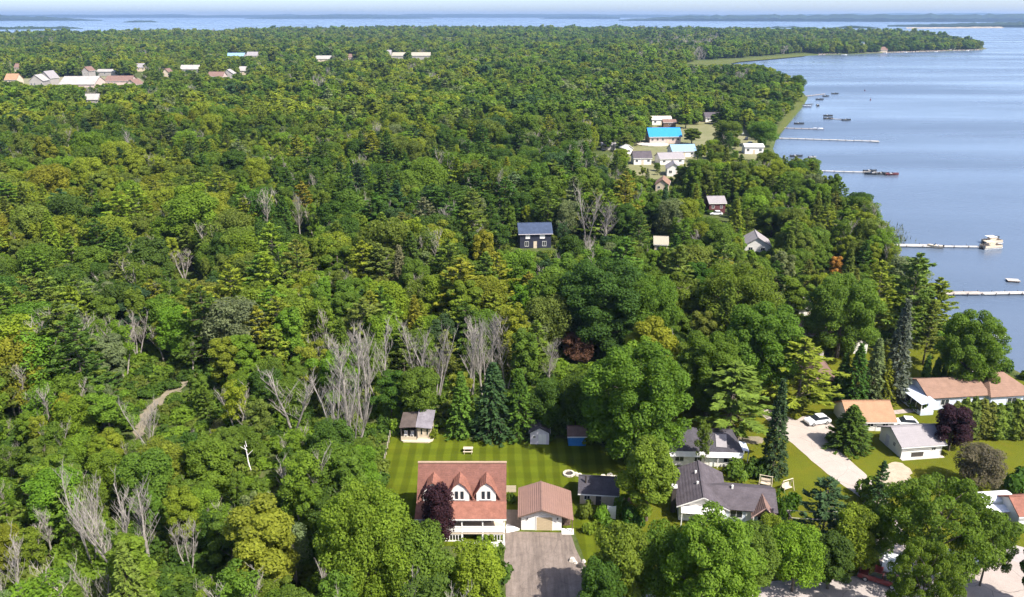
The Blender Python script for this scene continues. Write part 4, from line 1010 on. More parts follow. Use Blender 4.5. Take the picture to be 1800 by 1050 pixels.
# reeds in the shallows
rd = MB()
for i in range(800):
    c = rr_.choice(((1566, 405, 26, 8), (1548, 396, 20, 6), (1580, 420, 16, 8), (1392, 206, 14, 8), (1520, 384, 16, 6)))
    u, v = rr_.gauss(c[0], c[2] * .5), rr_.gauss(c[1], c[3] * .5)
    x, y = W(u, v, 0.0); h = rr_.uniform(.5, 1.3); a = rr_.uniform(0, 3.14); k = len(rd.v)
    rd.v += [(x - .12 * math.cos(a), y - .12 * math.sin(a), -.1), (x + .12 * math.cos(a), y + .12 * math.sin(a), -.1), (x + rr_.uniform(-.2, .2), y + rr_.uniform(-.2, .2), h)]
    rd.f.append((k, k + 1, k + 2))
tag(rd.build('reeds', mat('reed_green', (0.11, 0.13, 0.05), .9, .3, .2)), kind='stuff')

# ------------------------------------------------------------------ trees
def leaf_mat(name, transl=0.42):
    m = bpy.data.materials.new(name)
    m.use_nodes = True
    n, l = m.node_tree.nodes, m.node_tree.links
    b = n['Principled BSDF']
    oi = n.new('ShaderNodeAttribute'); oi.attribute_type = 'INSTANCER'; oi.attribute_name = 'leaf_colour'
    at = n.new('ShaderNodeAttribute'); at.attribute_name = 'tint'
    sc = n.new('ShaderNodeVectorMath'); sc.operation = 'SCALE'
    l.new(oi.outputs['Color'], sc.inputs[0]); l.new(at.outputs['Fac'], sc.inputs['Scale'])
    ye = n.new('ShaderNodeVectorMath'); ye.operation = 'MULTIPLY'
    hue = ramp(n, l, at.outputs['Fac'], [(0.5, (0.96, 1.0, 1.1)), (1.0, (1.05, 1.02, 0.85))])
    l.new(sc.outputs[0], ye.inputs[0]); l.new(hue, ye.inputs[1])
    l.new(ye.outputs[0], b.inputs['Base Color'])
    b.inputs['Roughness'].default_value = 0.6
    b.inputs['Specular IOR Level'].default_value = 0.06
    tr = n.new('ShaderNodeBsdfTranslucent')
    tc = n.new('ShaderNodeVectorMath'); tc.operation = 'MULTIPLY'
    tc.inputs[1].default_value = (1.4, 1.6, 0.6)
    l.new(ye.outputs[0], tc.inputs[0]); l.new(tc.outputs[0], tr.inputs['Color'])
    mx = n.new('ShaderNodeMixShader'); mx.inputs[0].default_value = transl
    l.new(b.outputs[0], mx.inputs[1]); l.new(tr.outputs[0], mx.inputs[2])
    l.new(mx.outputs[0], n['Material Output'].inputs['Surface'])
    return m
M_LEAF = leaf_mat('leaves')
M_NEEDLE = leaf_mat('needles', 0.25)
M_BARK = mat('bark', (0.10, 0.08, 0.06), 0.9, 0.35, 4, bump=0.5, bscale=12)
M_DEAD = mat('weathered_dead_wood', (0.235, 0.212, 0.182), 0.9, 0.3, 1.5)

def unit(a): return a / (np.linalg.norm(a, axis=-1, keepdims=True) + 1e-9)

def quads(pos, t1, t2):
    v = np.stack([pos + t1, pos + t2, pos - t1, pos - t2], 1).reshape(-1, 3)
    return v

def quad_mesh(name, v, tint, m, extra=None, m2=None):
    """leaf quads (with one tint value each) and optionally the tubes of an MB as a second material"""
    nq = len(v) // 4
    ev = np.array(extra.v, float).reshape(-1, 3) if extra else np.zeros((0, 3))
    ef = extra.f if extra else []
    loops = np.concatenate([np.arange(nq * 4), np.array([i + nq * 4 for f in ef for i in f], int)]) if ef else np.arange(nq * 4)
    sizes = np.concatenate([np.full(nq, 4), np.array([len(f) for f in ef], int)]) if ef else np.full(nq, 4)
    me = bpy.data.meshes.new(name)
    av = np.concatenate([v, ev])
    me.vertices.add(len(av)); me.vertices.foreach_set('co', av.astype(np.float32).ravel())
    me.loops.add(len(loops)); me.loops.foreach_set('vertex_index', loops.astype(np.int32))
    me.polygons.add(len(sizes))
    me.polygons.foreach_set('loop_start', np.concatenate([[0], np.cumsum(sizes)[:-1]]).astype(np.int32))
    me.polygons.foreach_set('loop_total', sizes.astype(np.int32))
    me.materials.append(m)
    if m2:
        me.materials.append(m2)
        me.polygons.foreach_set('material_index', np.concatenate([np.zeros(nq), np.ones(len(ef))]).astype(np.int32))
    a = me.attributes.new('tint', 'FLOAT', 'FACE')
    a.data.foreach_set('value', np.concatenate([tint, np.ones(len(ef))]).astype(np.float32))
    me.update(calc_edges=True)
    return me

def leaf_cloud(r, cen, rad, n, size, up=0.35, flat=0.85):
    """n leaves over lobes of the given centres and radii"""
    cen, rad = np.asarray(cen, float), np.asarray(rad, float)
    pr = rad ** 2 / (rad ** 2).sum()
    k = r.choice(len(cen), n, p=pr)
    d = unit(r.standard_normal((n, 3)) + [0, 0, up])
    rr = rad[k] * (0.55 + 0.5 * r.random(n) ** 0.6)
    pos = cen[k] + d * rr[:, None] * [1, 1, flat]
    nn = unit(d * 0.9 + [0, 0, 0.45] + r.standard_normal((n, 3)) * 0.5)
    t1 = unit(np.cross(nn, r.standard_normal((n, 3))))
    t2 = np.cross(nn, t1)
    s = size * (0.65 + 0.7 * r.random(n))[:, None]
    lob = 0.88 + 0.24 * r.random(len(cen))
    tint = lob[k] * (0.78 + 0.44 * r.random(n))
    return quads(pos, t1 * s, t2 * s * 0.62), tint

def broad_lobes(r, H, Rc, zb, n, spread=0.72, top=1.0):
    c, q = [], []
    for i in range(n):
        t = (i + 0.5) / n
        z = zb + (H - zb) * (0.08 + 0.86 * t)
        h = (z - zb) / (H - zb)
        prof = math.sqrt(max(0.05, 1 - (abs(h - 0.42) / (0.62 if h > 0.42 else 0.55)) ** 2.0))
        a = i * 2.39996 + r.random() * 0.9
        rr = Rc * prof * spread * (0.55 + 0.5 * r.random())
        rad = Rc * (0.24 + 0.16 * r.random()) * (0.75 + 0.25 * prof) * top
        c.append((math.cos(a) * rr, math.sin(a) * rr, min(z, H - rad * 0.8)))
        q.append(rad)
    c += [(0, 0, zb + (H - zb) * 0.45), (0, 0, zb + (H - zb) * 0.7)]
    q += [Rc * 0.45, Rc * 0.38]
    return c, q

def trunk_mb(r, H, r0, top=0.8, limbs=6, Rc=3.5, zb=3.0, lean=0.0):
    b = MB()
    p, n = Vector((0, 0, -0.3)), 5
    q = []
    for i in range(1, n + 1):
        e = Vector((lean * H * i / n + r.uniform(-.12, .12), r.uniform(-.12, .12), H * top * i / n))
        b.tube(p, e, r0 * (1 - 0.8 * (i - 1) / n), r0 * (1 - 0.8 * i / n), 7)
        q.append((p, e)); p = e
    for i in range(limbs):
        z = zb + (H * top - zb) * (i + 0.3) / limbs
        s = q[min(int(z / (H * top) * n), n - 1)]
        t = (z - s[0].z) / max(s[1].z - s[0].z, 0.1)
        a0 = s[0].lerp(s[1], min(max(t, 0), 1))
        a = i * 2.4 + r.random()
        L = Rc * (0.75 - 0.3 * i / limbs)
        b.tube(a0, a0 + Vector((math.cos(a) * L, math.sin(a) * L, L * 0.7)), r0 * 0.38, r0 * 0.08, 5)
    return b

class Kind: pass
def proto(leaf, tint, trunk, H, Rc, lm=None, bm=None, full=True):
    k = Kind()
    k.H, k.Rc = H, Rc
    k.crown = quad_mesh('crown', leaf, tint, lm or M_LEAF)
    k.trunk = trunk.mesh('trunk', bm or M_BARK)
    if full: k.full = quad_mesh('tree', leaf, tint, lm or M_LEAF, trunk, bm or M_BARK)
    return k

LEAFY, PINE, SPRUCE, CEDAR, DEAD, SPARSE, FAR, FARCON, BUSH = [], [], [], [], [], [], [], [], []
for i in range(9):
    r = np.random.default_rng(100 + i); pr = random.Random(i)
    H = 12.0; Rc = (3.9, 4.4, 3.3, 4.1, 3.0, 4.6, 3.6, 2.7, 4.0)[i]; zb = (2.6, 2.2, 3.0, 2.0, 3.2, 2.5, 2.0, 3.0, 1.8)[i]
    c, q = broad_lobes(r, H, Rc, zb, (30, 38, 26, 34, 26, 40, 30, 24, 36)[i])
    v, t = leaf_cloud(r, c, q, 17000, 0.172)
    LEAFY.append(proto(v, t, trunk_mb(pr, H, 0.24, 0.75, 6, Rc, zb), H, Rc))
for i in range(4):      # tall poplars and ragged, half-open crowns
    r = np.random.default_rng(180 + i); pr = random.Random(80 + i)
    H, Rc, zb = 14.0, (2.1, 2.6, 3.9, 4.4)[i], (2.5, 3.0, 3.5, 3.0)[i]
    c, q = broad_lobes(r, H, Rc, zb, (30, 34, 18, 20)[i], .8, (1.0, .9, .85, .8)[i])
    kp = r.random(len(c)) < (1, 1, .72, .7)[i]
    c, q = [a for a, o in zip(c, kp) if o], [a for a, o in zip(q, kp) if o]
    v, t = leaf_cloud(r, c, q, (8500, 9500, 8000, 8500)[i], 0.2, .3, (1.25, 1.15, .8, .75)[i])
    LEAFY.append(proto(v, t, trunk_mb(pr, H, 0.22, 0.85, 8, Rc, zb), H, Rc))
for i in range(3):      # big spreading maples with finer, denser foliage
    r = np.random.default_rng(150 + i); pr = random.Random(50 + i)
    H, Rc, zb = 18.0, (7.6, 7.0, 8.4)[i], 3.0
    c, q = broad_lobes(r, H, Rc, zb, 110, 0.84, 0.58)
    v, t = leaf_cloud(r, c, q, 46000, 0.185)
    LEAFY.append(proto(v, t, trunk_mb(pr, H, 0.5, 0.75, 9, Rc, zb), H, Rc, full=False))
BIG = LEAFY[-3:]; LEAFY = LEAFY[:-3]
LOCUST = []
for i in range(2):      # honey locusts: flat feathery sprays with gaps between them
    r = np.random.default_rng(170 + i); pr = random.Random(70 + i)
    H, Rc, zb = 13.0, 7.2, 4.0
    c, q = broad_lobes(r, H, Rc, zb, 150, 0.95, 0.44)
    c, q = c[:-2], q[:-2]
    v, t = leaf_cloud(r, c, q, 36000, 0.155, 0.3, 0.6)
    LOCUST.append(proto(v, t, trunk_mb(pr, H, 0.35, 0.8, 10, Rc, zb), H, Rc, full=False))
def whorl_tree(seed, H, L0, levels, per, tufts, droop, zb, ts, gap=0.0, jitter=0.25, shape=1.0):
    r = np.random.default_rng(seed); pr = random.Random(seed)
    P_, T1, T2, tint = [], [], [], []
    tr = MB().tube((0, 0, -0.3), (0, 0, H * 0.97), 0.011 * H + 0.06, 0.02, 7)
    for k in range(levels):
        t = k / (levels - 1)
        z = zb + (H - zb) * (t ** 0.9) - 0.1
        L = L0 * (1 - t) ** shape + 0.25
        if gap and r.random() < gap: L *= 0.45
        for j in range(per):
            a = 2 * math.pi * (j + r.random() * 0.7) / per + k * 1.3
            l = L * (1 + jitter * r.standard_normal())
            if l < 0.15: continue
            d = np.array([math.cos(a), math.sin(a), 0.0])
            zz = z + r.uniform(-.15, .15) * (H / 16)
            if l > 1.2: tr.tube((0, 0, zz), tuple(d * l * 0.8 + [0, 0, zz + droop * l * 0.5]), 0.05, 0.015, 3)
            m = max(3, int(tufts * (0.35 + 0.65 * l / L0)))
            s = (0.18 + 0.86 * np.sqrt(r.random(m)))[:, None]
            side = np.array([-d[1], d[0], 0.0])
            wid = r.uniform(-1, 1, m)[:, None] * 0.30 * l * (1.15 - s) + r.standard_normal((m, 1)) * 0.08
            pos = d * l * s + side * wid + np.array([0, 0, zz]) + np.array([0, 0, 1.0]) * (droop * l * s ** 1.4 + r.standard_normal((m, 1)) * 0.10)
            dirn = unit(d + side * np.sign(wid) * 0.7 + r.standard_normal((m, 3)) * 0.28 + [0, 0, 0.1 + droop * 0.5])
            nn = unit(np.array([0, 0, 1.0]) + r.standard_normal((m, 3)) * 0.45 + d * 0.35)
            t2 = unit(np.cross(nn, dirn))
            sz = ts * (0.7 + 0.6 * r.random((m, 1)))
            P_.append(pos); T1.append(dirn * sz); T2.append(t2 * sz * 0.38)
            tint.append((0.85 + 0.3 * r.random()) * (0.75 + 0.5 * r.random(m)))
    v = quads(np.concatenate(P_), np.concatenate(T1), np.concatenate(T2))
    return v, np.concatenate(tint), tr
for i in range(4):      # white pines: uneven open layers
    v, t, tr = whorl_tree(200 + i, 16.0, (4.0, 4.6, 3.6, 4.3)[i], (15, 13, 17, 14)[i], 6, 46, 0.12, 3.5, 0.46, 0.22, 0.28, 0.62)
    PINE.append(proto(v, t, tr, 16.0, 4.0, M_NEEDLE))
for i in range(3):      # spruces: close drooping layers
    v, t, tr = whorl_tree(230 + i, 14.0, (2.7, 2.3, 3.1)[i], 30, 9, 20, -0.28, 0.7, 0.36, 0.0, 0.13, 0.85)
    SPRUCE.append(proto(v, t, tr, 14.0, 2.7, M_NEEDLE))
for i in range(2):      # cedars: narrow flames
    r = np.random.default_rng(260 + i)
    c, q = [], []
    for k in range(26):
        t = k / 25
        rad = 1.25 * (math.sin(math.pi * min(1, 0.22 + t * 0.78)) ** 0.7) * 0.62 + 0.12
        a = k * 2.4
        c.append((math.cos(a) * rad * 0.55, math.sin(a) * rad * 0.55, 0.7 + t * 8.9)); q.append(rad * 0.8)
    v, t = leaf_cloud(r, c, q, 4200, 0.24, 0.5, 1.5)
    CEDAR.append(proto(v, t, MB().tube((0, 0, -0.3), (0, 0, 8), 0.16, 0.03, 6), 10.5, 1.25, M_NEEDLE))
def dead_mb(seed, H, stems, spread, twig=1.0):
    pr = random.Random(seed)
    tr, br = MB(), MB()
    def bent(mb, p, d, L, r0, r1, seg, n):
        out = [p]
        for s in range(seg):
            d = (d + Vector((pr.uniform(-.13, .13), pr.uniform(-.13, .13), pr.uniform(-.02, .10)))).normalized()
            e = p + d * L / seg
            a, b = r0 + (r1 - r0) * s / seg, r0 + (r1 - r0) * (s + 1) / seg
            mb.tube(p, e, a, b, n)
            p = e; out.append(p)
        return out
    for s in range(stems):
        a = 2 * math.pi * s / stems + pr.random()
        d = Vector((math.cos(a) * spread, math.sin(a) * spread, 1)).normalized()
        L = H * pr.uniform(0.8, 1.0)
        pts = bent(tr, Vector((math.cos(a) * .15, math.sin(a) * .15, -0.3)), d, L, 0.15 if stems > 1 else 0.2, 0.035, 6, 6)
        for i in range(int(17 * twig)):
            t = pr.uniform(0.3, 0.97)
            k = min(int(t * 6), 5)
            p = pts[k].lerp(pts[k + 1], t * 6 - k)
            a2 = pr.uniform(0, 6.283)
            l2 = H * pr.uniform(0.16, 0.36) * (1.15 - t * 0.7)
            d2 = Vector((math.cos(a2) * .5, math.sin(a2) * .5, 0.95)).normalized()
            q = bent(br, p, d2, l2, 0.034, 0.014, 3, 4)
            for _ in range(int(7 * twig)):
                t3 = pr.uniform(0.25, 1)
                k3 = min(int(t3 * 3), 2)
                p3 = q[k3].lerp(q[k3 + 1], t3 * 3 - k3)
                a3 = pr.uniform(0, 6.283)
                br.tube(p3, p3 + Vector((math.cos(a3) * .42, math.sin(a3) * .42, 0.85)) * l2 * pr.uniform(0.3, 0.6), 0.016, 0.008, 3)
    return tr, br
for i, (st, sp, tw) in enumerate(((3, .2, 1.1), (4, .26, 1.0), (1, .06, 1.7), (2, .15, 1.2), (5, .3, .9))):
    k = Kind(); tr, br = dead_mb(300 + i, 12.0, st, sp, tw)
    k.H, k.Rc = 12.0, (2.6, 3.2, 1.6, 2.2, 3.6)[i]
    k.trunk, k.branches = tr.mesh('trunk', M_DEAD), br.mesh('branches', M_DEAD)
    tr.add(br.v, br.f); k.full = tr.mesh('dead_tree', M_DEAD)
    DEAD.append(k)
for i in range(3):      # thin-leaved ash and poplar: pale stems show through
    r = np.random.default_rng(330 + i)
    tr, br = dead_mb(330 + i, 12.0, (2, 1, 3)[i], 0.12, 1.0)
    c, q = broad_lobes(r, 12.0, (2.6, 2.2, 3.0)[i], 3.5, 26, 0.8)
    v, t = leaf_cloud(r, c, q, 4600, 0.16)
    tr.add(br.v, br.f)
    SPARSE.append(proto(v, t, tr, 12.0, 2.6, None, mat('grey_bark', (0.27, 0.24, 0.2), 0.9, 0.25, 2)))
for i in range(6):      # the same crowns with fewer and larger leaves, for woods beyond 450 m
    r = np.random.default_rng(400 + i)
    Rc = (4.2, 3.6, 4.6, 3.2, 4.4, 3.8)[i]
    c, q = broad_lobes(r, 12.0, Rc, 1.5, 22)
    v, t = leaf_cloud(r, c, q, 1800, 0.56)
    k = Kind(); k.H, k.Rc, k.full = 12.0, Rc, quad_mesh('tree', v, t, M_LEAF, MB().tube((0, 0, 0), (0, 0, 8), .25, .1, 5), M_BARK); FAR.append(k)
for i in range(2):
    v, t, tr = whorl_tree(420 + i, 14.0, 3.0, 14, 6, 10, -0.1, 1.5, 0.95, 0.0, 0.2, 0.8)
    k = Kind(); k.H, k.Rc, k.full = 14.0, 3.0, quad_mesh('tree', v, t, M_NEEDLE, tr, M_BARK); FARCON.append(k)
for i in range(4):
    r = np.random.default_rng(440 + i)
    c = [(r.uniform(-1, 1), r.uniform(-1, 1), r.uniform(.4, 1.3)) for _ in range(8)]
    v, t = leaf_cloud(r, c, [0.75] * 8, 520, 0.26)
    k = Kind(); k.H, k.Rc, k.full, k.crown, k.trunk = 2.0, 1.6, quad_mesh('bush', v, t, M_LEAF), quad_mesh('foliage', v, t, M_LEAF), MB().tube((0, 0, -.1), (.1, .1, 1.2), .05, .02, 5).mesh('stem', M_BARK); BUSH.append(k)

# leaf colours, each with the word the labels use for it
HUES = {'deep green': (0.054, 0.100, 0.019), 'mid green': (0.090, 0.141, 0.022), 'bright green': (0.114, 0.182, 0.022), 'yellow-green': (0.158, 0.193, 0.023),
        'olive green': (0.113, 0.148, 0.029), 'golden green': (0.160, 0.176, 0.023), 'grey-green': (0.126, 0.154, 0.074), 'dark bluish green': (0.042, 0.080, 0.033)}
HN = list(HUES)
def stand(x, y): return math.sin(x / 31 + 1.7 * math.sin(y / 43)) * math.cos(y / 37 + 1.1 * math.sin(x / 59))
LIFT = np.array([.35, .9, 1.7, 2.0, 1.2, 1.2, 1.0, .3]); DARK = np.array([2.2, 1.3, .5, .35, .8, .3, 1.0, 2.0])
def zone_hue(u, v, r, conifer, st=0.0):
    """colour word by where in the woods the tree grows"""
    if conifer:
        p = [.30, .22, .03, .10, .20, .02, .05, .08]
        if u < 560 and v < 640: p = [.10, .18, .06, .32, .24, .06, .02, .02]
        elif u > 1150 and v < 720: p = [.20, .2, .03, .22, .28, .03, .03, .01]
    else:
        p = [.16, .32, .20, .14, .10, .01, .04, .03]
        if u < 480 and 215 < v < 520: p = [.07, .20, .10, .26, .22, .11, .02, .02]
        elif u < 900 and v < 270: p = [.08, .26, .12, .24, .24, .03, .02, .01]
        elif v > 640 and u < 560: p = [.08, .28, .28, .18, .08, 0, .09, .01]
        elif u > 1100: p = [.18, .30, .18, .16, .14, .01, .02, .01]
    p = np.array(p) * (LIFT if st > .25 else DARK if st < -.3 else 1.0)
    return HN[r.choice(8, p=p / p.sum())]

# what must stay in sight of the camera's side of the valley: boxes in the survey picture and how far off the thing is
KEEP = []
def keep(u0, v0, u1, v1, vb=None):
    KEEP.append((u0, v0, u1, v1, W(0, vb or v1)[1]))
for b_ in ((730, 815, 892, 912), (800, 905, 892, 958), (885, 812, 1006, 1050), (668, 768, 1000, 856), (1000, 790, 1085, 850), (695, 726, 766, 778), (925, 738, 972, 786), (992, 742, 1032, 788), (1010, 832, 1098, 895),
           (1172, 745, 1306, 818), (1183, 826, 1350, 915), (1335, 715, 1525, 872), (1480, 700, 1660, 808), (1395, 722, 1462, 752), (1605, 662, 1800, 712), (1525, 765, 1800, 845), (1330, 835, 1395, 868), (1720, 862, 1800, 908),
           (1135, 214, 1204, 256, 262), (1102, 256, 1148, 286, 291), (1150, 252, 1240, 284, 290), (1168, 272, 1200, 306, 311), (1140, 320, 1165, 332, 337), (1050, 245, 1100, 268), (1236, 196, 1275, 218, 240), (1300, 215, 1340, 272), (1144, 200, 1182, 222), (908, 388, 974, 436), (1242, 332, 1278, 378), (1316, 406, 1348, 428, 440), (1425, 590, 1480, 684, 690),
           (1385, 575, 1430, 600, 610), (1400, 538, 1428, 560, 570), (980, 592, 1052, 632), (1500, 594, 1522, 614, 620), (1455, 455, 1478, 480), (1152, 420, 1170, 432, 442), (1165, 300, 1200, 345, 350),
           (4, 128, 30, 142, 146), (22, 116, 30, 121, 124), (240, 117, 250, 122, 124), (288, 127, 296, 132, 134), (472, 104, 480, 108, 110), (612, 100, 620, 104, 106), (422, 123, 431, 128, 130), (54, 122, 90, 148, 148), (104, 132, 168, 148, 150), (184, 128, 246, 146, 132), (150, 170, 172, 178, 180), (320, 114, 346, 123, 126), (368, 126, 406, 134, 134), (400, 92, 452, 98, 100), (556, 100, 580, 104, 104), (690, 92, 708, 102, 100), (726, 93, 752, 101, 100), (570, 572, 690, 680, 745), (570, 670, 640, 730, 790), (735, 575, 890, 650, 700), (140, 850, 275, 930, 990), (436, 775, 452, 842, 846), (88, 890, 106, 960, 985), (308, 925, 360, 1000, 1012), (230, 552, 256, 610, 632), (302, 440, 348, 486, 492), (518, 338, 542, 410, 424), (1010, 334, 1090, 410, 436),
           (238, 668, 340, 745), (1210, 96, 1420, 112), (1360, 1020, 1540, 1050), (1700, 955, 1800, 1050), (1740, 640, 1800, 668), (1040, 1000, 1060, 1050)):
    keep(*b_)
KA = np.array(KEEP)
NOGO = [lawn_poly, yard_poly, px((872, 1300), (884, 934), (1040, 934), (1080, 1300)), px((1100, 268), (1140, 250), (1150, 222), (1240, 218), (1300, 222), (1325, 240), (1335, 268), (1240, 276), (1180, 290), (1110, 292)), px((-60, 150), (60, 136), (240, 134), (260, 148), (215, 158), (100, 160), (-60, 172)), px((232, 800), (240, 730), (264, 705), (298, 682), (340, 662), (338, 682), (262, 740), (250, 800)),
        px((1180, 118), (1225, 106), (1300, 102), (1420, 92), (1440, 97), (1284, 114)), px((905, 436), (975, 434), (970, 425), (912, 425))]
TREES = []          # every tree: kind, proto, x, y, scale (3), rz, hue word or colour, label, group
USED = []
def solve_h(u, vt, vb):
    x, y = W(u, vb)
    lo, hi = 0.0, 60.0
    for _ in range(40):
        m = (lo + hi) / 2
        if P(x, y, GZ + m)[1] > vt: lo = m
        else: hi = m
    return x, y, lo
def special(name, cat, pro, u, vt, vb, wpx, hue, label, group=None, rz=None):
    x, y, h = solve_h(u, vt, vb)
    _, _, d = P(x, y, GZ + h * 0.6)
    rc = wpx / 2 * d / F
    s = (rc / pro.Rc, rc / pro.Rc, h / pro.H)
    TREES.append(dict(name=name, cat=cat, pro=pro, x=x, y=y, s=s, rz=random.uniform(0, 6.28) if rz is None else rz, hue=hue, label=label, group=group, h=h, rc=rc))
    USED.append((x, y, rc * 0.75))
PURPLE = (0.038, 0.018, 0.028)
L_, B_ = LEAFY, BIG
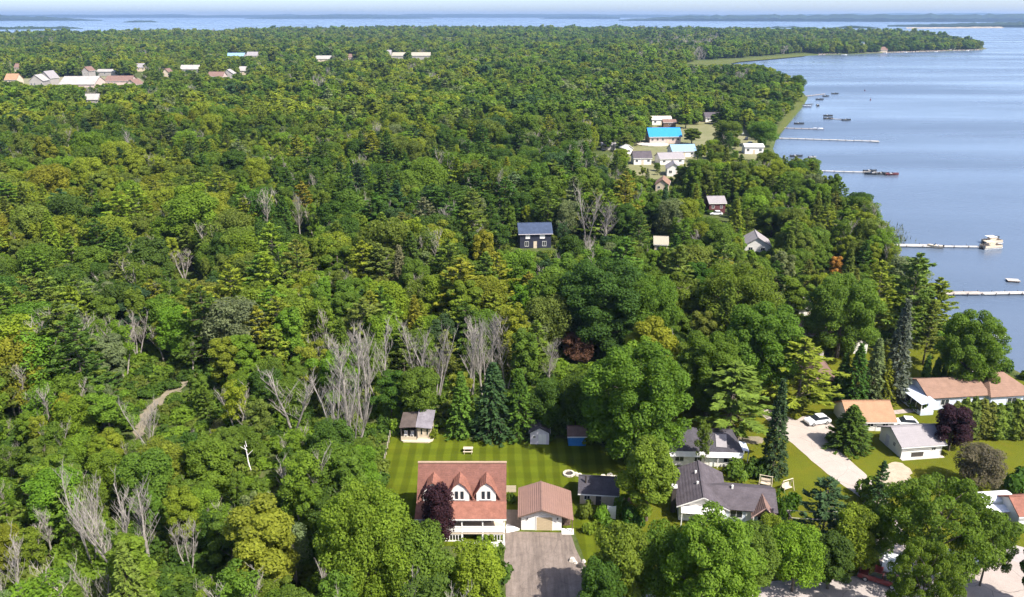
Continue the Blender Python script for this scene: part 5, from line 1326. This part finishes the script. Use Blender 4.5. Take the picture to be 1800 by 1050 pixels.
sp_list = [
 ('maple_tree', 'tree', B_[0], 1115, 612, 812, 206, 'mid green', 'tallest round green maple standing behind the blue shed and lawn'),
 ('leafy_tree', 'tree', L_[6], 1136, 775, 915, 105, 'bright green', 'bright green leafy tree between the dark-roofed shed and the grey-roofed house'),
 ('maple_tree', 'tree', B_[1], 1238, 912, 1120, 190, 'bright green', 'broad bright green tree in front of the grey-roofed house'),
 ('leafy_tree', 'tree', L_[5], 1160, 925, 1075, 105, 'mid green', 'mid green tree left of the broad tree before the grey-roofed house'),
 ('leafy_tree', 'tree', L_[0], 1052, 985, 1110, 90, 'deep green', 'low dark tree at the very end of the driveway rocks'),
 ('leafy_tree', 'tree', L_[6], 1318, 925, 1060, 90, 'mid green', 'leafy tree right of the broad tree before the grey-roofed house'),
 ('leafy_tree', 'tree', L_[3], 1085, 930, 1080, 120, 'bright green', 'leafy tree beside the lower end of the brown driveway'),
 ('maple_tree', 'tree', B_[2], 650, 868, 1080, 200, 'bright green', 'big bright green tree at the front corner of the house with three dormers'),
 ('leafy_tree', 'tree', L_[1], 742, 925, 1075, 125, 'mid green', 'green tree just below the purple-leaved tree'),
 ('leafy_tree', 'tree', L_[8], 838, 958, 1070, 110, 'yellow-green', 'low yellow-green tree below the white porch of the dormered house'),
 ('purple_leaf_tree', 'tree', L_[8], 772, 852, 965, 72, PURPLE, 'dark purple-leaved tree against the front of the dormered house'),
 ('purple_leaf_tree', 'tree', L_[0], 1667, 714, 792, 74, PURPLE, 'dark purple-leaved tree between the grey-roofed garage and the tall hedge'),
 ('bare_shrub', 'shrub', L_[5], 1716, 788, 862, 90, (0.125, 0.11, 0.07), 'round grey-brown shrub alone on the yard grass', ),
 ('columnar_spruce', 'tree', SPRUCE[1], 1357, 668, 836, 52, 'dark bluish green', 'very narrow dark spruce standing alone by the lane'),
 ('spruce_tree', 'tree', SPRUCE[2], 1492, 714, 786, 66, 'deep green', 'short bushy spruce in front of the orange-roofed cottage'),
 ('pine_tree', 'tree', PINE[1], 1440, 842, 975, 92, 'dark bluish green', 'dark pine on the grass just left of the lane'),
 ('pine_sapling', 'tree', PINE[2], 1541, 812, 895, 36, 'dark bluish green', 'thin young pine beside the bare dirt patch'),
 ('honey_locust_tree', 'tree', LOCUST[0], 1630, 850, 1030, 190, 'mid green', 'wide feathery tree in front of the dirt patch, over the parked vehicles'),
 ('honey_locust_tree', 'tree', LOCUST[1], 1606, 962, 1120, 120, 'mid green', 'leafy tree beside the red and white pickup truck'),
 ('leafy_tree', 'tree', LOCUST[1], 1722, 908, 1030, 84, 'mid green', 'feathery tree between the white enclosed trailer and the concrete pad'),
 ('leafy_tree', 'tree', L_[4], 1812, 950, 1075, 70, 'deep green', 'dark leafy tree at the far edge of the concrete pad'),
 ('leafy_tree', 'tree', L_[5], 1392, 930, 1040, 110, 'bright green', 'leafy tree on the shady grass strip above the street'),
 ('leafy_tree', 'tree', L_[8], 1490, 895, 1010, 90, 'yellow-green', 'yellow-green tree below the lower end of the lane'),
 ('leafy_tree', 'tree', L_[1], 1347, 908, 1000, 62, 'yellow-green', 'small yellow-green tree at the corner of the grey-roofed house'),
 ('leafy_tree', 'tree', L_[6], 1455, 940, 1035, 80, 'deep green', 'dark leafy tree under the overhead cables'),
 ('leafy_tree', 'tree', L_[3], 1530, 890, 985, 80, 'mid green', 'leafy tree where the lane disappears under foliage'),
 ('maple_tree', 'tree', B_[1], 1692, 552, 688, 124, 'mid green', 'round green maple on the shore beside the moored grey dock'),
 ('blue_spruce', 'tree', SPRUCE[1], 1567, 528, 702, 56, (0.085, 0.115, 0.085), 'tall pale blue-grey spruce beside the orange-roofed cottage'),
 ('spruce_tree', 'tree', SPRUCE[0], 1530, 596, 704, 46, 'grey-green', 'grey-green spruce immediately left of the blue spruce'),
 ('spruce_tree', 'tree', SPRUCE[2], 1500, 606, 706, 44, 'deep green', 'deep green spruce second from the blue spruce'),
 ('spruce_tree', 'tree', SPRUCE[1], 1477, 622, 700, 40, 'deep green', 'small deep green spruce beside the brown hipped house'),
 ('spruce_tree', 'tree', SPRUCE[0], 1552, 632, 706, 36, 'golden green', 'short golden green spruce in front of the blue spruce'),
 ('maple_tree', 'tree', B_[0], 1470, 486, 628, 140, 'mid green', 'broad green maple behind the brown hipped house'),
 ('pine_tree', 'tree', PINE[0], 1590, 448, 606, 84, 'olive green', 'olive pine on the shore nearest the swimming raft'),
 ('pine_tree', 'tree', PINE[3], 1530, 462, 608, 80, 'yellow-green', 'yellowish pine behind the blue spruce near the shore'),
 ('pine_tree', 'tree', PINE[2], 1622, 530, 640, 60, 'olive green', 'open olive pine between the shore maple and the long grey dock'),
 ('maple_tree', 'tree', B_[1], 1330, 540, 700, 160, 'mid green', 'large dull green tree behind the bend of the lane'),
 ('maple_tree', 'tree', B_[2], 1290, 470, 622, 170, 'mid green', 'wide green maple between the reddish thicket and the brown hipped house'),
 ('maple_tree', 'tree', B_[0], 1060, 462, 620, 190, 'deep green', 'largest dark green maple, behind the reddish thicket'),
 ('maple_tree', 'tree', B_[2], 1140, 490, 630, 120, 'mid green', 'mid green maple beside the largest dark maple behind the reddish thicket'),
 ('maple_tree', 'tree', B_[1], 1240, 590, 735, 130, 'mid green', 'mid green round tree behind the white house with the awning'),
 ('pine_tree', 'tree', PINE[1], 1400, 596, 722, 110, 'yellow-green', 'wide yellow-green pine at the top of the lane'),
 ('pine_tree', 'tree', PINE[0], 1280, 640, 762, 130, 'olive green', 'wide olive pine above the white house with the awning'),
 ('pine_tree', 'tree', PINE[3], 1302, 660, 730, 74, 'yellow-green', 'low pine beside the dirt path off the lane'),
 ('spruce_tree', 'tree', SPRUCE[2], 868, 640, 766, 70, 'dark bluish green', 'dark spruce behind the lawn near the sand patch'),
 ('spruce_tree', 'tree', SPRUCE[0], 912, 650, 766, 60, 'deep green', 'dark spruce behind the white garden shed'),
 ('leafy_tree', 'tree', L_[1], 965, 670, 760, 80, 'deep green', 'dark leafy tree behind the white garden shed'),
 ('leafy_tree', 'tree', L_[5], 1012, 660, 762, 84, 'deep green', 'dark leafy tree behind the blue shed'),
 ('spruce_tree', 'tree', SPRUCE[1], 812, 655, 764, 56, 'mid green', 'spruce behind the middle of the back lawn'),
 ('leafy_tree', 'tree', L_[3], 742, 650, 745, 80, 'mid green', 'leafy tree directly behind the porch cabin'),
 ('leafy_tree', 'tree', L_[8], 640, 790, 870, 70, 'bright green', 'bright leafy tree at the edge of the back lawn'),
 ('red_leaf_tree', 'tree', L_[5], 1016, 588, 640, 66, (0.12, 0.058, 0.046), 'reddish thicket-like small tree among dark maples'),
 ('golden_tree', 'tree', L_[2], 1465, 450, 500, 26, (0.36, 0.2, 0.06), 'small orange-gold tree among the green trees near the shore'),
 ('leafy_tree', 'tree', L_[0], 1410, 302, 348, 60, 'olive green', 'rounded tree on the shore bulge above the long thin dock'),
 ('leafy_tree', 'tree', L_[1], 1398, 132, 170, 34, 'deep green', 'outermost dark tree on the small wooded point'),
 ('spruce_tree', 'tree', SPRUCE[1], 1372, 128, 166, 12, 'deep green', 'thin spruce on the small wooded point'),
 ('leafy_tree', 'tree', L_[3], 1275, 212, 262, 58, 'mid green', 'leafy tree between the blue-roofed hall and the shore'),
 ('leafy_tree', 'tree', L_[5], 1342, 214, 258, 56, 'mid green', 'leafy tree on the shore beside the long white dock'),
 ('leafy_tree', 'tree', L_[8], 1225, 280, 330, 56, 'mid green', 'leafy tree just below the pale blue roof'),
 ('leafy_tree', 'tree', L_[6], 1345, 268, 330, 50, 'mid green', 'leafy tree on the shore below the white garage'),
 ('cedar_tree', 'tree', CEDAR[0], 1168, 320, 370, 13, 'dark bluish green', 'dark narrow cedar below the cream-gabled house'),
 ('cedar_tree', 'tree', CEDAR[1], 1182, 325, 378, 13, 'deep green', 'narrow cedar beside the maroon house'),
]
sp_list.append(('slender_tree', 'tree', SPARSE[1], 1232, 740, 832, 36, 'olive green', 'slender olive tree right in front of the white bungalow with the awning'))
for i, (u, vb, wp_, hp, hue, wh) in enumerate(((1032, 905, 34, 24, 'mid green', 'below the workshop window'), (1058, 915, 30, 26, 'bright green', 'beside the upright white panel'), (1092, 905, 36, 34, 'mid green', 'beside the plank stack'), (1112, 925, 40, 36, 'deep green', 'under the bright tree by the workshop'), (1040, 935, 30, 22, 'yellow-green', 'on the grass strip before the workshop'), (1075, 940, 38, 30, 'mid green', 'above the tree at the driveway end'),
        (898, 884, 14, 20, 'deep green', 'in the gap between house and garage'), (850, 950, 24, 14, 'bright green', 'under the white porch'), (868, 950, 20, 16, 'yellow-green', 'under the porch nearest the driveway'), (1296, 838, 50, 26, 'mid green', 'behind the wing of the grey-roofed house'), (1330, 838, 40, 34, 'deep green', 'behind the swing seat nearer the house'), (1380, 905, 50, 44, 'deep green', 'at the corner of the small pink-edged gable'), (1415, 985, 70, 40, 'deep green', 'on the shady grass strip'), (1470, 1005, 60, 36, 'mid green', 'at the street edge by the cables'),
        (1610, 720, 30, 18, 'mid green', 'at the sunroom corner'), (762, 772, 14, 22, 'yellow-green', 'at the side of the porch cabin'), (1440, 705, 40, 24, 'mid green', 'before the brown hipped house'), (1400, 715, 44, 20, 'olive green', 'at the top of the lane'), (1530, 880, 50, 40, 'mid green', 'at the lower end of the lane'), (1765, 935, 50, 26, 'mid green', 'before the white enclosed trailer'), (1785, 862, 50, 40, 'deep green', 'behind the white enclosed trailer'))):
    sp_list.append(('leafy_shrub', 'shrub', BUSH[i % 4], u, vb - hp, vb, wp_, hue, hue + ' shrub ' + wh))
hm = [(1112, 222, 256, 34), (1124, 212, 246, 28), (1100, 238, 268, 32), (1092, 276, 300, 24), (1215, 226, 254, 34), (1250, 246, 272, 34), (1258, 254, 280, 34), (1205, 200, 226, 26), (1222, 192, 216, 28), (1090, 262, 292, 34), (1098, 298, 330, 34), (1200, 292, 326, 34), (1262, 268, 298, 36), (1290, 278, 306, 34), (1292, 246, 262, 16), (1230, 262, 276, 20)]
for i, (u, vt, vb, wp_) in enumerate(hm):
    nn = ('the blue-roofed hall', 'the pale blue roof', 'the violet-grey roofed cottage', 'the white garage on the shore', 'the long beige shed')[[0, 0, 0, 2, 0, 1, 3, 4, 4, 2, 2, 1, 3, 3, 3, 1][i]]
    sp_list.append(('leafy_tree', 'tree', L_[i % 9], u, vt, vb, wp_, ('mid green', 'yellow-green', 'olive green', 'bright green')[i % 4], ('tall ', 'small ', 'wide ', 'narrow ')[(i * 7 // 3) % 4] + ('mid green', 'yellow-green', 'olive green', 'bright green')[i % 4] + ' tree of the hamlet, ' + ('nearest', 'second nearest', 'third nearest', 'fourth nearest')[[0, 1, 2, 0, 3, 0, 0, 0, 1, 1, 2, 1, 1, 2, 3, 2][i]] + ' to ' + nn, 'trees of the hamlet'))
for e in sp_list: special(*e)
for i, (u, vt, vb) in enumerate(((1622, 618, 690), (1640, 622, 688), (1655, 634, 680), (1668, 636, 682), (1688, 632, 682))):
    special('cedar_tree', 'tree', CEDAR[i % 2], u, vt, vb, (17, 17, 12, 12, 16)[i], 'deep green', ('first', 'second', 'third', 'fourth', 'last')[i] + ' narrow cedar of the row behind the long orange-roofed bungalow, counted from the blue spruce', 'cedars in a row behind the bungalow')
for i in range(11):
    u = 1672 + i * 15
    special('hedge_cedar', 'hedge', CEDAR[i % 2], u, 700 - 8 * math.sin(i * 0.9) - i * 0.8, 770 + (i % 3), 30 + 4 * (i % 2), 'olive green', ('first', 'second', 'third', 'fourth', 'fifth', 'sixth', 'seventh', 'eighth', 'ninth', 'tenth', 'last')[i] + ' cedar of the tall hedge before the orange-roofed bungalow, counted from the purple tree', 'cedars of the tall hedge')
dl = [(2 - 2, 640, 566, 742, 84, 'tallest pale bare tree at the corner of the back lawn near the porch cabin'), (4, 596, 640, 800, 100, 'widest bare tree beside the back lawn below the tallest bare one'), (3, 668, 572, 720, 62, 'bare tree right behind the porch cabin'),
      (1, 768, 572, 708, 66, 'bare grey tree behind the middle of the lawn'), (0, 828, 556, 704, 74, 'bare grey tree behind the lawn with many upright stems'), (2, 966, 590, 690, 36, 'single bare tree before the reddish thicket'), (2, 868, 545, 690, 50, 'slim bare tree behind the sand patch'),
      (4, 215, 842, 1010, 128, 'largest bare tree of the lower wood, spreading and grey'), (1, 165, 830, 990, 84, 'bare tree beside the largest bare tree of the lower wood'), (2, 96, 885, 985, 34, 'bare split stem in the lower wood'), (0, 335, 915, 1015, 62, 'reddish-grey bare tree in a dark gap of the lower wood'),
      (4, 28, 935, 1075, 110, 'bare bushy tree in the lowest corner of the wood'), (1, 242, 548, 632, 52, 'pale bare tree in the middle of the left-hand wood'), (0, 324, 438, 492, 48, 'round bare grey-violet tree among deep green crowns'), (2, 612, 580, 752, 60, 'slender bare tree left of the tallest bare one'), (4, 625, 672, 796, 74, 'low spreading bare tree at the lawn edge under the taller bare ones'), (3, 732, 566, 690, 52, 'bare tree behind the porch cabin roof'), (0, 850, 560, 706, 60, 'bare tree just left of the slim one behind the sand patch'), (3, 890, 575, 690, 44, 'bare tree nearest the dark spruces behind the white shed'), (2, 262, 850, 1005, 60, 'upright bare tree on the lawn side of the largest bare tree of the lower wood'), (2, 530, 336, 424, 24, 'lone tall grey snag rising out of the wood'),
      (2, 160, 545, 690, 62, 'leaning bare tree above the sandy trail'), (3, 1030, 330, 436, 44, 'bare tree right of the blue-grey roof in the wood'), (2, 1066, 350, 440, 44, 'slim bare tree near the blue-grey roof in the wood'), (2, 986, 440, 548, 26, 'reddish bare snag before the house with the blue-grey roof'), (3, 515, 650, 770, 80, 'thin bare tree between the trail and the back lawn'),
      (1, 262, 700, 790, 60, 'bare grey tree at the lower end of the sandy trail'), (0, 560, 130, 185, 40, 'bare grey tree far off in the green wood'), (3, 1062, 140, 180, 30, 'bare grey tree among far green crowns'), (1, 1225, 405, 470, 46, 'fawn bare tree before the grey gabled roof near the shore'), (1, 665, 350, 420, 40, 'bare tree in a dark hollow of the middle wood')]
for pi, u, vt, vb, wp, lab in dl: special('dead_tree', 'bare tree', DEAD[pi], u, vt, vb, wp, None, lab)

# the woods themselves
def project_np(x, y, z):
    q = z - HC
    d = y * CP - q * SP
    return 900 + F * x / d, 525 - F * (y * SP + q * CP) / d, d
pts = []
Y = 56.0
gr = np.random.default_rng(5)
while Y < 3600:
    sp = 4.9 if Y < 170 else 5.4 if Y < 320 else 6.2 if Y < 600 else 8.0 if Y < 1100 else 10.5 if Y < 1900 else 13.5
    half = (Y * CP + 65 * SP) * 900 / F * 1.12 + 8
    n = int(2 * half / sp)
    xs = -half + (np.arange(n) + gr.random(n) * 0.85) * sp
    ys = Y + gr.uniform(-.42, .42, n) * sp
    pts.append(np.stack([xs, ys, np.full(n, sp)], 1))
    Y += sp * 0.92
pts = np.concatenate(pts)
ok = inside(LAND, pts[:, 0], pts[:, 1]) & inside(LAND, pts[:, 0] + np.minimum(8, pts[:, 2] * .8), pts[:, 1]) & inside(LAND, pts[:, 0], pts[:, 1] - 3)
for pg in NOGO: ok &= ~inside(pg, pts[:, 0], pts[:, 1])
us = np.array(USED)
for x, y, q in FOOT: ok &= (pts[:, 0] - x) ** 2 + (pts[:, 1] - y) ** 2 > (q + 1.5) ** 2
near = pts[:, 1] < 700
for x, y, q in USED:
    ok &= ~(near & ((pts[:, 0] - x) ** 2 + (pts[:, 1] - y) ** 2 < (q + 1.6) ** 2))
pts = pts[ok]
U, V, _ = project_np(pts[:, 0], pts[:, 1], GZ)
wood = []
HAMLET = (1040, 180, 1420, 340)
SHOREWARD = ~inside(LAND, pts[:, 0] + 22, pts[:, 1])
for (x, y, sp), u, v, sh in zip(pts, U, V, SHOREWARD):
    r = gr
    pc = .24 if 250 < v < 760 else .10
    if u > 1100 and 300 < v < 720: pc = .32
    if u < 420 and 380 < v < 760: pc = .32
    pdd = .012
    if 560 < u < 920 and 590 < v < 760: pdd = .08
    if u < 360 and v > 830: pdd = .06
    if 990 < u < 1110 and 330 < v < 470: pdd = .1
    if 1140 < u < 1260 and 76 < v < 108: pdd = .5
    if v < 200: pdd = max(pdd, .035)
    a = r.random()
    kind = 'dead' if a < pdd else 'con' if a < pdd + pc else 'leaf'
    far = y > 450
    h = float(np.clip(r.normal(11.5, 2.9), 5.5, 18.5))
    if v > 800 and u < 700: h = float(np.clip(r.normal(9.5, 1.8), 6, 14))
    h *= 1 + .22 * stand(x + 300, y * 1.3)
    if kind == 'con': h = min(h * r.uniform(1.05, 1.4), 19)
    if 1040 < u < 1400 and 190 < v < 330: h *= 0.75
    if sh: h = min(h, 12.5)
    if y > 1100: h *= 1.15
    if y > 2000: h *= 1.25
    if kind == 'leaf':
        sparse = (not far) and r.random() < (.36 if v > 540 and u < 760 else .12)
        pl = FAR if far else SPARSE if sparse else LEAFY
        name = 'leafy_tree'
    elif kind == 'con':
        if far: pl, name = FARCON, 'pine_tree'
        elif r.random() < .8: pl, name = PINE, 'pine_tree'
        else: pl, name = SPRUCE, 'spruce_tree'
    else: pl, name = DEAD, 'dead_tree'
    i = int(r.integers(len(pl)))
    k = pl[i]
    s = h / k.H
    sxy = s * r.uniform(.88, 1.2) * (1.12 if kind == 'leaf' else 1.0)
    if far: sxy = max(sxy, sp * 0.62 / k.Rc * r.uniform(.75, 1.45))
    wood.append((x, y, h, k.Rc * sxy, name, pl, i, s, sxy, u, v))
A = np.array([w_[:4] for w_ in wood])
U2, Vt, D2 = project_np(A[:, 0], A[:, 1], GZ + A[:, 2])
_, Vm, _ = project_np(A[:, 0], A[:, 1], GZ + A[:, 2] * 0.35)
rp = A[:, 3] * F / D2
bad = np.zeros(len(A), bool)
for u0, v0, u1, v1, dist in KEEP:
    bad |= (A[:, 1] < dist - 0.5) & (U2 + rp * 0.92 > u0) & (U2 - rp * 0.92 < u1) & (Vt < v1) & (Vm > v0)
SUNX, SUNY, COT = math.sin(R(SUN_AZ)), math.cos(R(SUN_AZ)), 1 / math.tan(R(SUN_EL))
for u, v, w_ in ((940, 430, 6), (1258, 372, 6), (1328, 440, 6), (1170, 250, 10), (1205, 275, 8), (1130, 288, 6), (1185, 305, 5), (730, 765, 4), (1325, 268, 6), (1160, 440, 4), (300, 708, 4), (270, 735, 4), (325, 680, 4)):
    x, y = W(u, v)
    ax = (A[:, 0] - x) * SUNX + (A[:, 1] - y) * SUNY
    la = np.abs((A[:, 0] - x) * SUNY - (A[:, 1] - y) * SUNX)
    bad |= (ax > 0) & (ax < (A[:, 2] - 2) * COT + 2) & (la < w_ + A[:, 3] * .8)
bad |= (Vt > 1075) | (U2 + rp < -60) | (U2 - rp > 1860)
wood = [w_ for w_, b in zip(wood, bad) if not b]
size = [w_[2] * 1.0 / (w_[1] + 20) for w_ in wood]
order = sorted(range(len(wood)), key=lambda i: -size[i])
quota = {'leafy_tree': 300, 'pine_tree': 230, 'spruce_tree': 110, 'dead_tree': 90}
for t in TREES:
    if t['name'] in quota: quota[t['name']] -= 1
mass = {}
NAMED = []
for i in order:
    x, y, h, rc, name, pl, j, s, sxy, u, v = wood[i]
    con = name in ('pine_tree', 'spruce_tree')
    hue = zone_hue(u, v, gr, con, stand(x, y))
    if quota[name] > 0 and y < 420:
        quota[name] -= 1
        NAMED.append(dict(name=name, cat='bare tree' if name == 'dead_tree' else 'tree', pro=pl[j], x=x, y=y, s=(sxy, sxy, s), rz=gr.uniform(0, 6.28), hue=None if name == 'dead_tree' else hue, label=None, group=None, h=h, rc=rc, sparse=pl is SPARSE))
    else:
        mass.setdefault('far_leafy_woods' if name == 'leafy_tree' else 'far_conifer_woods' if con else 'far_bare_trees', []).append((x, y, s, sxy, pl, j, hue, name))

# labels of the wood's trees: kind and look, then where it stands from a landmark
MARKS = [('the house with three dormers', -6.8, 93), ('the porch cabin', -16, 116), ('the white garden shed', 4.4, 115), ('the largest bare tree of the lower wood', *W(215, 1010)), ('the sandy trail', *W(290, 720)), ('the lone tall snag', *W(530, 424)), ('the blue-grey roofed house', 7, 234),
         ('the reddish thicket', *W(1016, 640)), ('the brown hipped house', *W(1450, 680)), ('the grey gabled roof near the shore', *W(1330, 440)), ('the maroon house', *W(1260, 376)), ('the round grey-violet bare tree', *W(324, 492)), ('the pale mid-wood bare tree', *W(242, 632)), ('the white birch snag', *W(444, 845)), ('the bushy bare tree of the lowest corner', *W(28, 1075)), ('the thin bare tree above the lawn', *W(515, 770)), ('the leaning bare tree', *W(160, 690))]
ORD = ['nearest', 'second', 'third', 'fourth', 'fifth', 'sixth', 'seventh', 'eighth', 'ninth', 'tenth', 'eleventh', 'twelfth', 'thirteenth', 'fourteenth', 'fifteenth', 'sixteenth', 'seventeenth', 'eighteenth', 'nineteenth', 'twentieth']
cells = {}
for t in NAMED:
    d = [math.hypot(t['x'] - a, (t['y'] - b) * 0.8) for _, a, b in MARKS]
    i = int(np.argmin(d))
    dx, dy = t['x'] - MARKS[i][1], t['y'] - MARKS[i][2]
    side = ('right of' if dx > 0 else 'left of') if abs(dx) > abs(dy) else ('behind' if dy > 0 else 'in front of')
    look = {'leafy_tree': 'thin-leaved tree' if t.get('sparse') else 'leafy tree', 'pine_tree': 'layered pine', 'spruce_tree': 'conical spruce', 'dead_tree': 'bare grey tree'}[t['name']]
    kl = (t['hue'] + ' ' if t['hue'] else '') + look
    cells.setdefault((kl, side, i), []).append((d[i], t))
for (kl, side, i), l in cells.items():
    l.sort(key=lambda e: e[0])
    for n_, (_, t) in enumerate(l):
        t['label'] = (kl + ' ' + side + ' ' + MARKS[i][0]) if len(l) == 1 else kl + ', ' + ORD[min(n_, 19)] + (' ' if t['hue'] else ' ') + side + ' ' + MARKS[i][0]
        t['group'] = {'leafy_tree': 'leafy trees of the wood', 'pine_tree': 'pines of the wood', 'spruce_tree': 'spruces of the wood', 'dead_tree': 'bare trees of the wood'}[t['name']]

def plant(t):
    e = tag(empty(t['name'], (t['x'], t['y'], GZ), t['rz']), t['label'], t['cat'], t['group'])
    k = t['pro']
    c = HUES.get(t['hue'], t['hue']) if isinstance(t['hue'], str) else t['hue']
    if c is not None: c = tuple(q * gr.uniform(.9, 1.12) for q in c)
    obj('trunk', k.trunk, e, scale=t['s'])
    if hasattr(k, 'branches'): obj('branches', k.branches, e, scale=t['s'])
    else: obj('crown', k.crown, e, scale=t['s'], color=c)['leaf_colour'] = [float(q) for q in c]
for t in TREES + NAMED: plant(t)

# past that: woods that read as one mass
def scatter(name, items, sources):
    """items: (x, y, z scale, xy scale, source index, leaf colour); one object whose points carry the trees"""
    col = bpy.data.collections.new(name + '_kinds')
    for i, me in enumerate(sources):
        col.objects.link(bpy.data.objects.new('tree_%03d' % i, me))
    me = bpy.data.meshes.new(name)
    n = len(items)
    me.vertices.add(n)
    me.vertices.foreach_set('co', np.array([(a[0], a[1], GZ) for a in items], np.float32).ravel())
    a = me.attributes.new('pick', 'INT', 'POINT'); a.data.foreach_set('value', np.array([q[4] for q in items], np.int32))
    a = me.attributes.new('size', 'FLOAT_VECTOR', 'POINT'); a.data.foreach_set('vector', np.array([(q[3], q[3], q[2]) for q in items], np.float32).ravel())
    a = me.attributes.new('turn', 'FLOAT_VECTOR', 'POINT'); a.data.foreach_set('vector', np.stack([np.zeros(n), np.zeros(n), gr.uniform(0, 6.28, n)], 1).astype(np.float32).ravel())
    a = me.attributes.new('leaf_colour', 'FLOAT_VECTOR', 'POINT')
    a.data.foreach_set('vector', (np.array([q[5] for q in items]) * gr.uniform(.85, 1.18, (n, 1))).astype(np.float32).ravel())
    o = tag(obj(name, me), kind='stuff')
    g = bpy.data.node_groups.new(name, 'GeometryNodeTree')
    g.interface.new_socket('Geometry', in_out='INPUT', socket_type='NodeSocketGeometry')
    g.interface.new_socket('Geometry', in_out='OUTPUT', socket_type='NodeSocketGeometry')
    N, L = g.nodes, g.links
    gi, go = N.new('NodeGroupInput'), N.new('NodeGroupOutput')
    ci = N.new('GeometryNodeCollectionInfo')
    ci.inputs['Collection'].default_value = col
    ci.inputs['Separate Children'].default_value = True
    ci.inputs['Reset Children'].default_value = True
    ip = N.new('GeometryNodeInstanceOnPoints')
    ip.inputs['Pick Instance'].default_value = True
    def attr(nm, ty):
        a = N.new('GeometryNodeInputNamedAttribute'); a.data_type = ty
        a.inputs['Name'].default_value = nm
        return a.outputs['Attribute']
    L.new(gi.outputs[0], ip.inputs['Points'])
    L.new(ci.outputs[0], ip.inputs['Instance'])
    L.new(attr('pick', 'INT'), ip.inputs['Instance Index'])
    e2r = N.new('FunctionNodeEulerToRotation')
    L.new(attr('turn', 'FLOAT_VECTOR'), e2r.inputs[0])
    L.new(e2r.outputs[0], ip.inputs['Rotation'])
    L.new(attr('size', 'FLOAT_VECTOR'), ip.inputs['Scale'])
    L.new(ip.outputs[0], go.inputs[0])
    o.modifiers.new('woods', 'NODES').node_group = g
    return o
for nm, items in mass.items():
    src, idx, out = [], {}, []
    for x, y, s, sxy, pl, j, hue, name in items:
        key = (id(pl), j)
        if key not in idx:
            idx[key] = len(src)
            src.append(pl[j].full)
        out.append((x, y, s, sxy, idx[key], HUES[hue]))
    scatter(nm, out, src)
# undergrowth
ug = []
Y = 60.0
while Y < 330:
    sp = 2.6 if Y < 170 else 3.6
    half = (Y * CP + 65 * SP) * 900 / F * 1.06
    n = int(2 * half / sp)
    xs = -half + (np.arange(n) + gr.random(n)) * sp
    ug.append(np.stack([xs, Y + gr.uniform(-.5, .5, n) * sp], 1))
    Y += sp
ug = np.concatenate(ug)
ok = inside(LAND, ug[:, 0] + 2, ug[:, 1])
for pg in NOGO: ok &= ~inside(pg, ug[:, 0], ug[:, 1])
ug = ug[ok]
uu, vv, _ = project_np(ug[:, 0], ug[:, 1], GZ + 1.5)
for u0, v0, u1, v1, dist in KEEP:
    b = (uu > u0 - 8) & (uu < u1 + 8) & (vv > v0 - 5) & (vv < v1 + 5) & (ug[:, 1] < dist)
    ug, uu, vv = ug[~b], uu[~b], vv[~b]
bh = [HUES[h] for h in ('deep green', 'mid green', 'bright green', 'olive green')]
scatter('undergrowth', [(x, y, gr.uniform(.6, 1.3), gr.uniform(.7, 1.4), int(gr.integers(len(BUSH))), bh[int(gr.integers(4))]) for x, y in ug], [b.full for b in BUSH])
print('TREES', len(TREES), 'NAMED', len(NAMED), {k: len(v) for k, v in mass.items()}, 'undergrowth', len(ug))
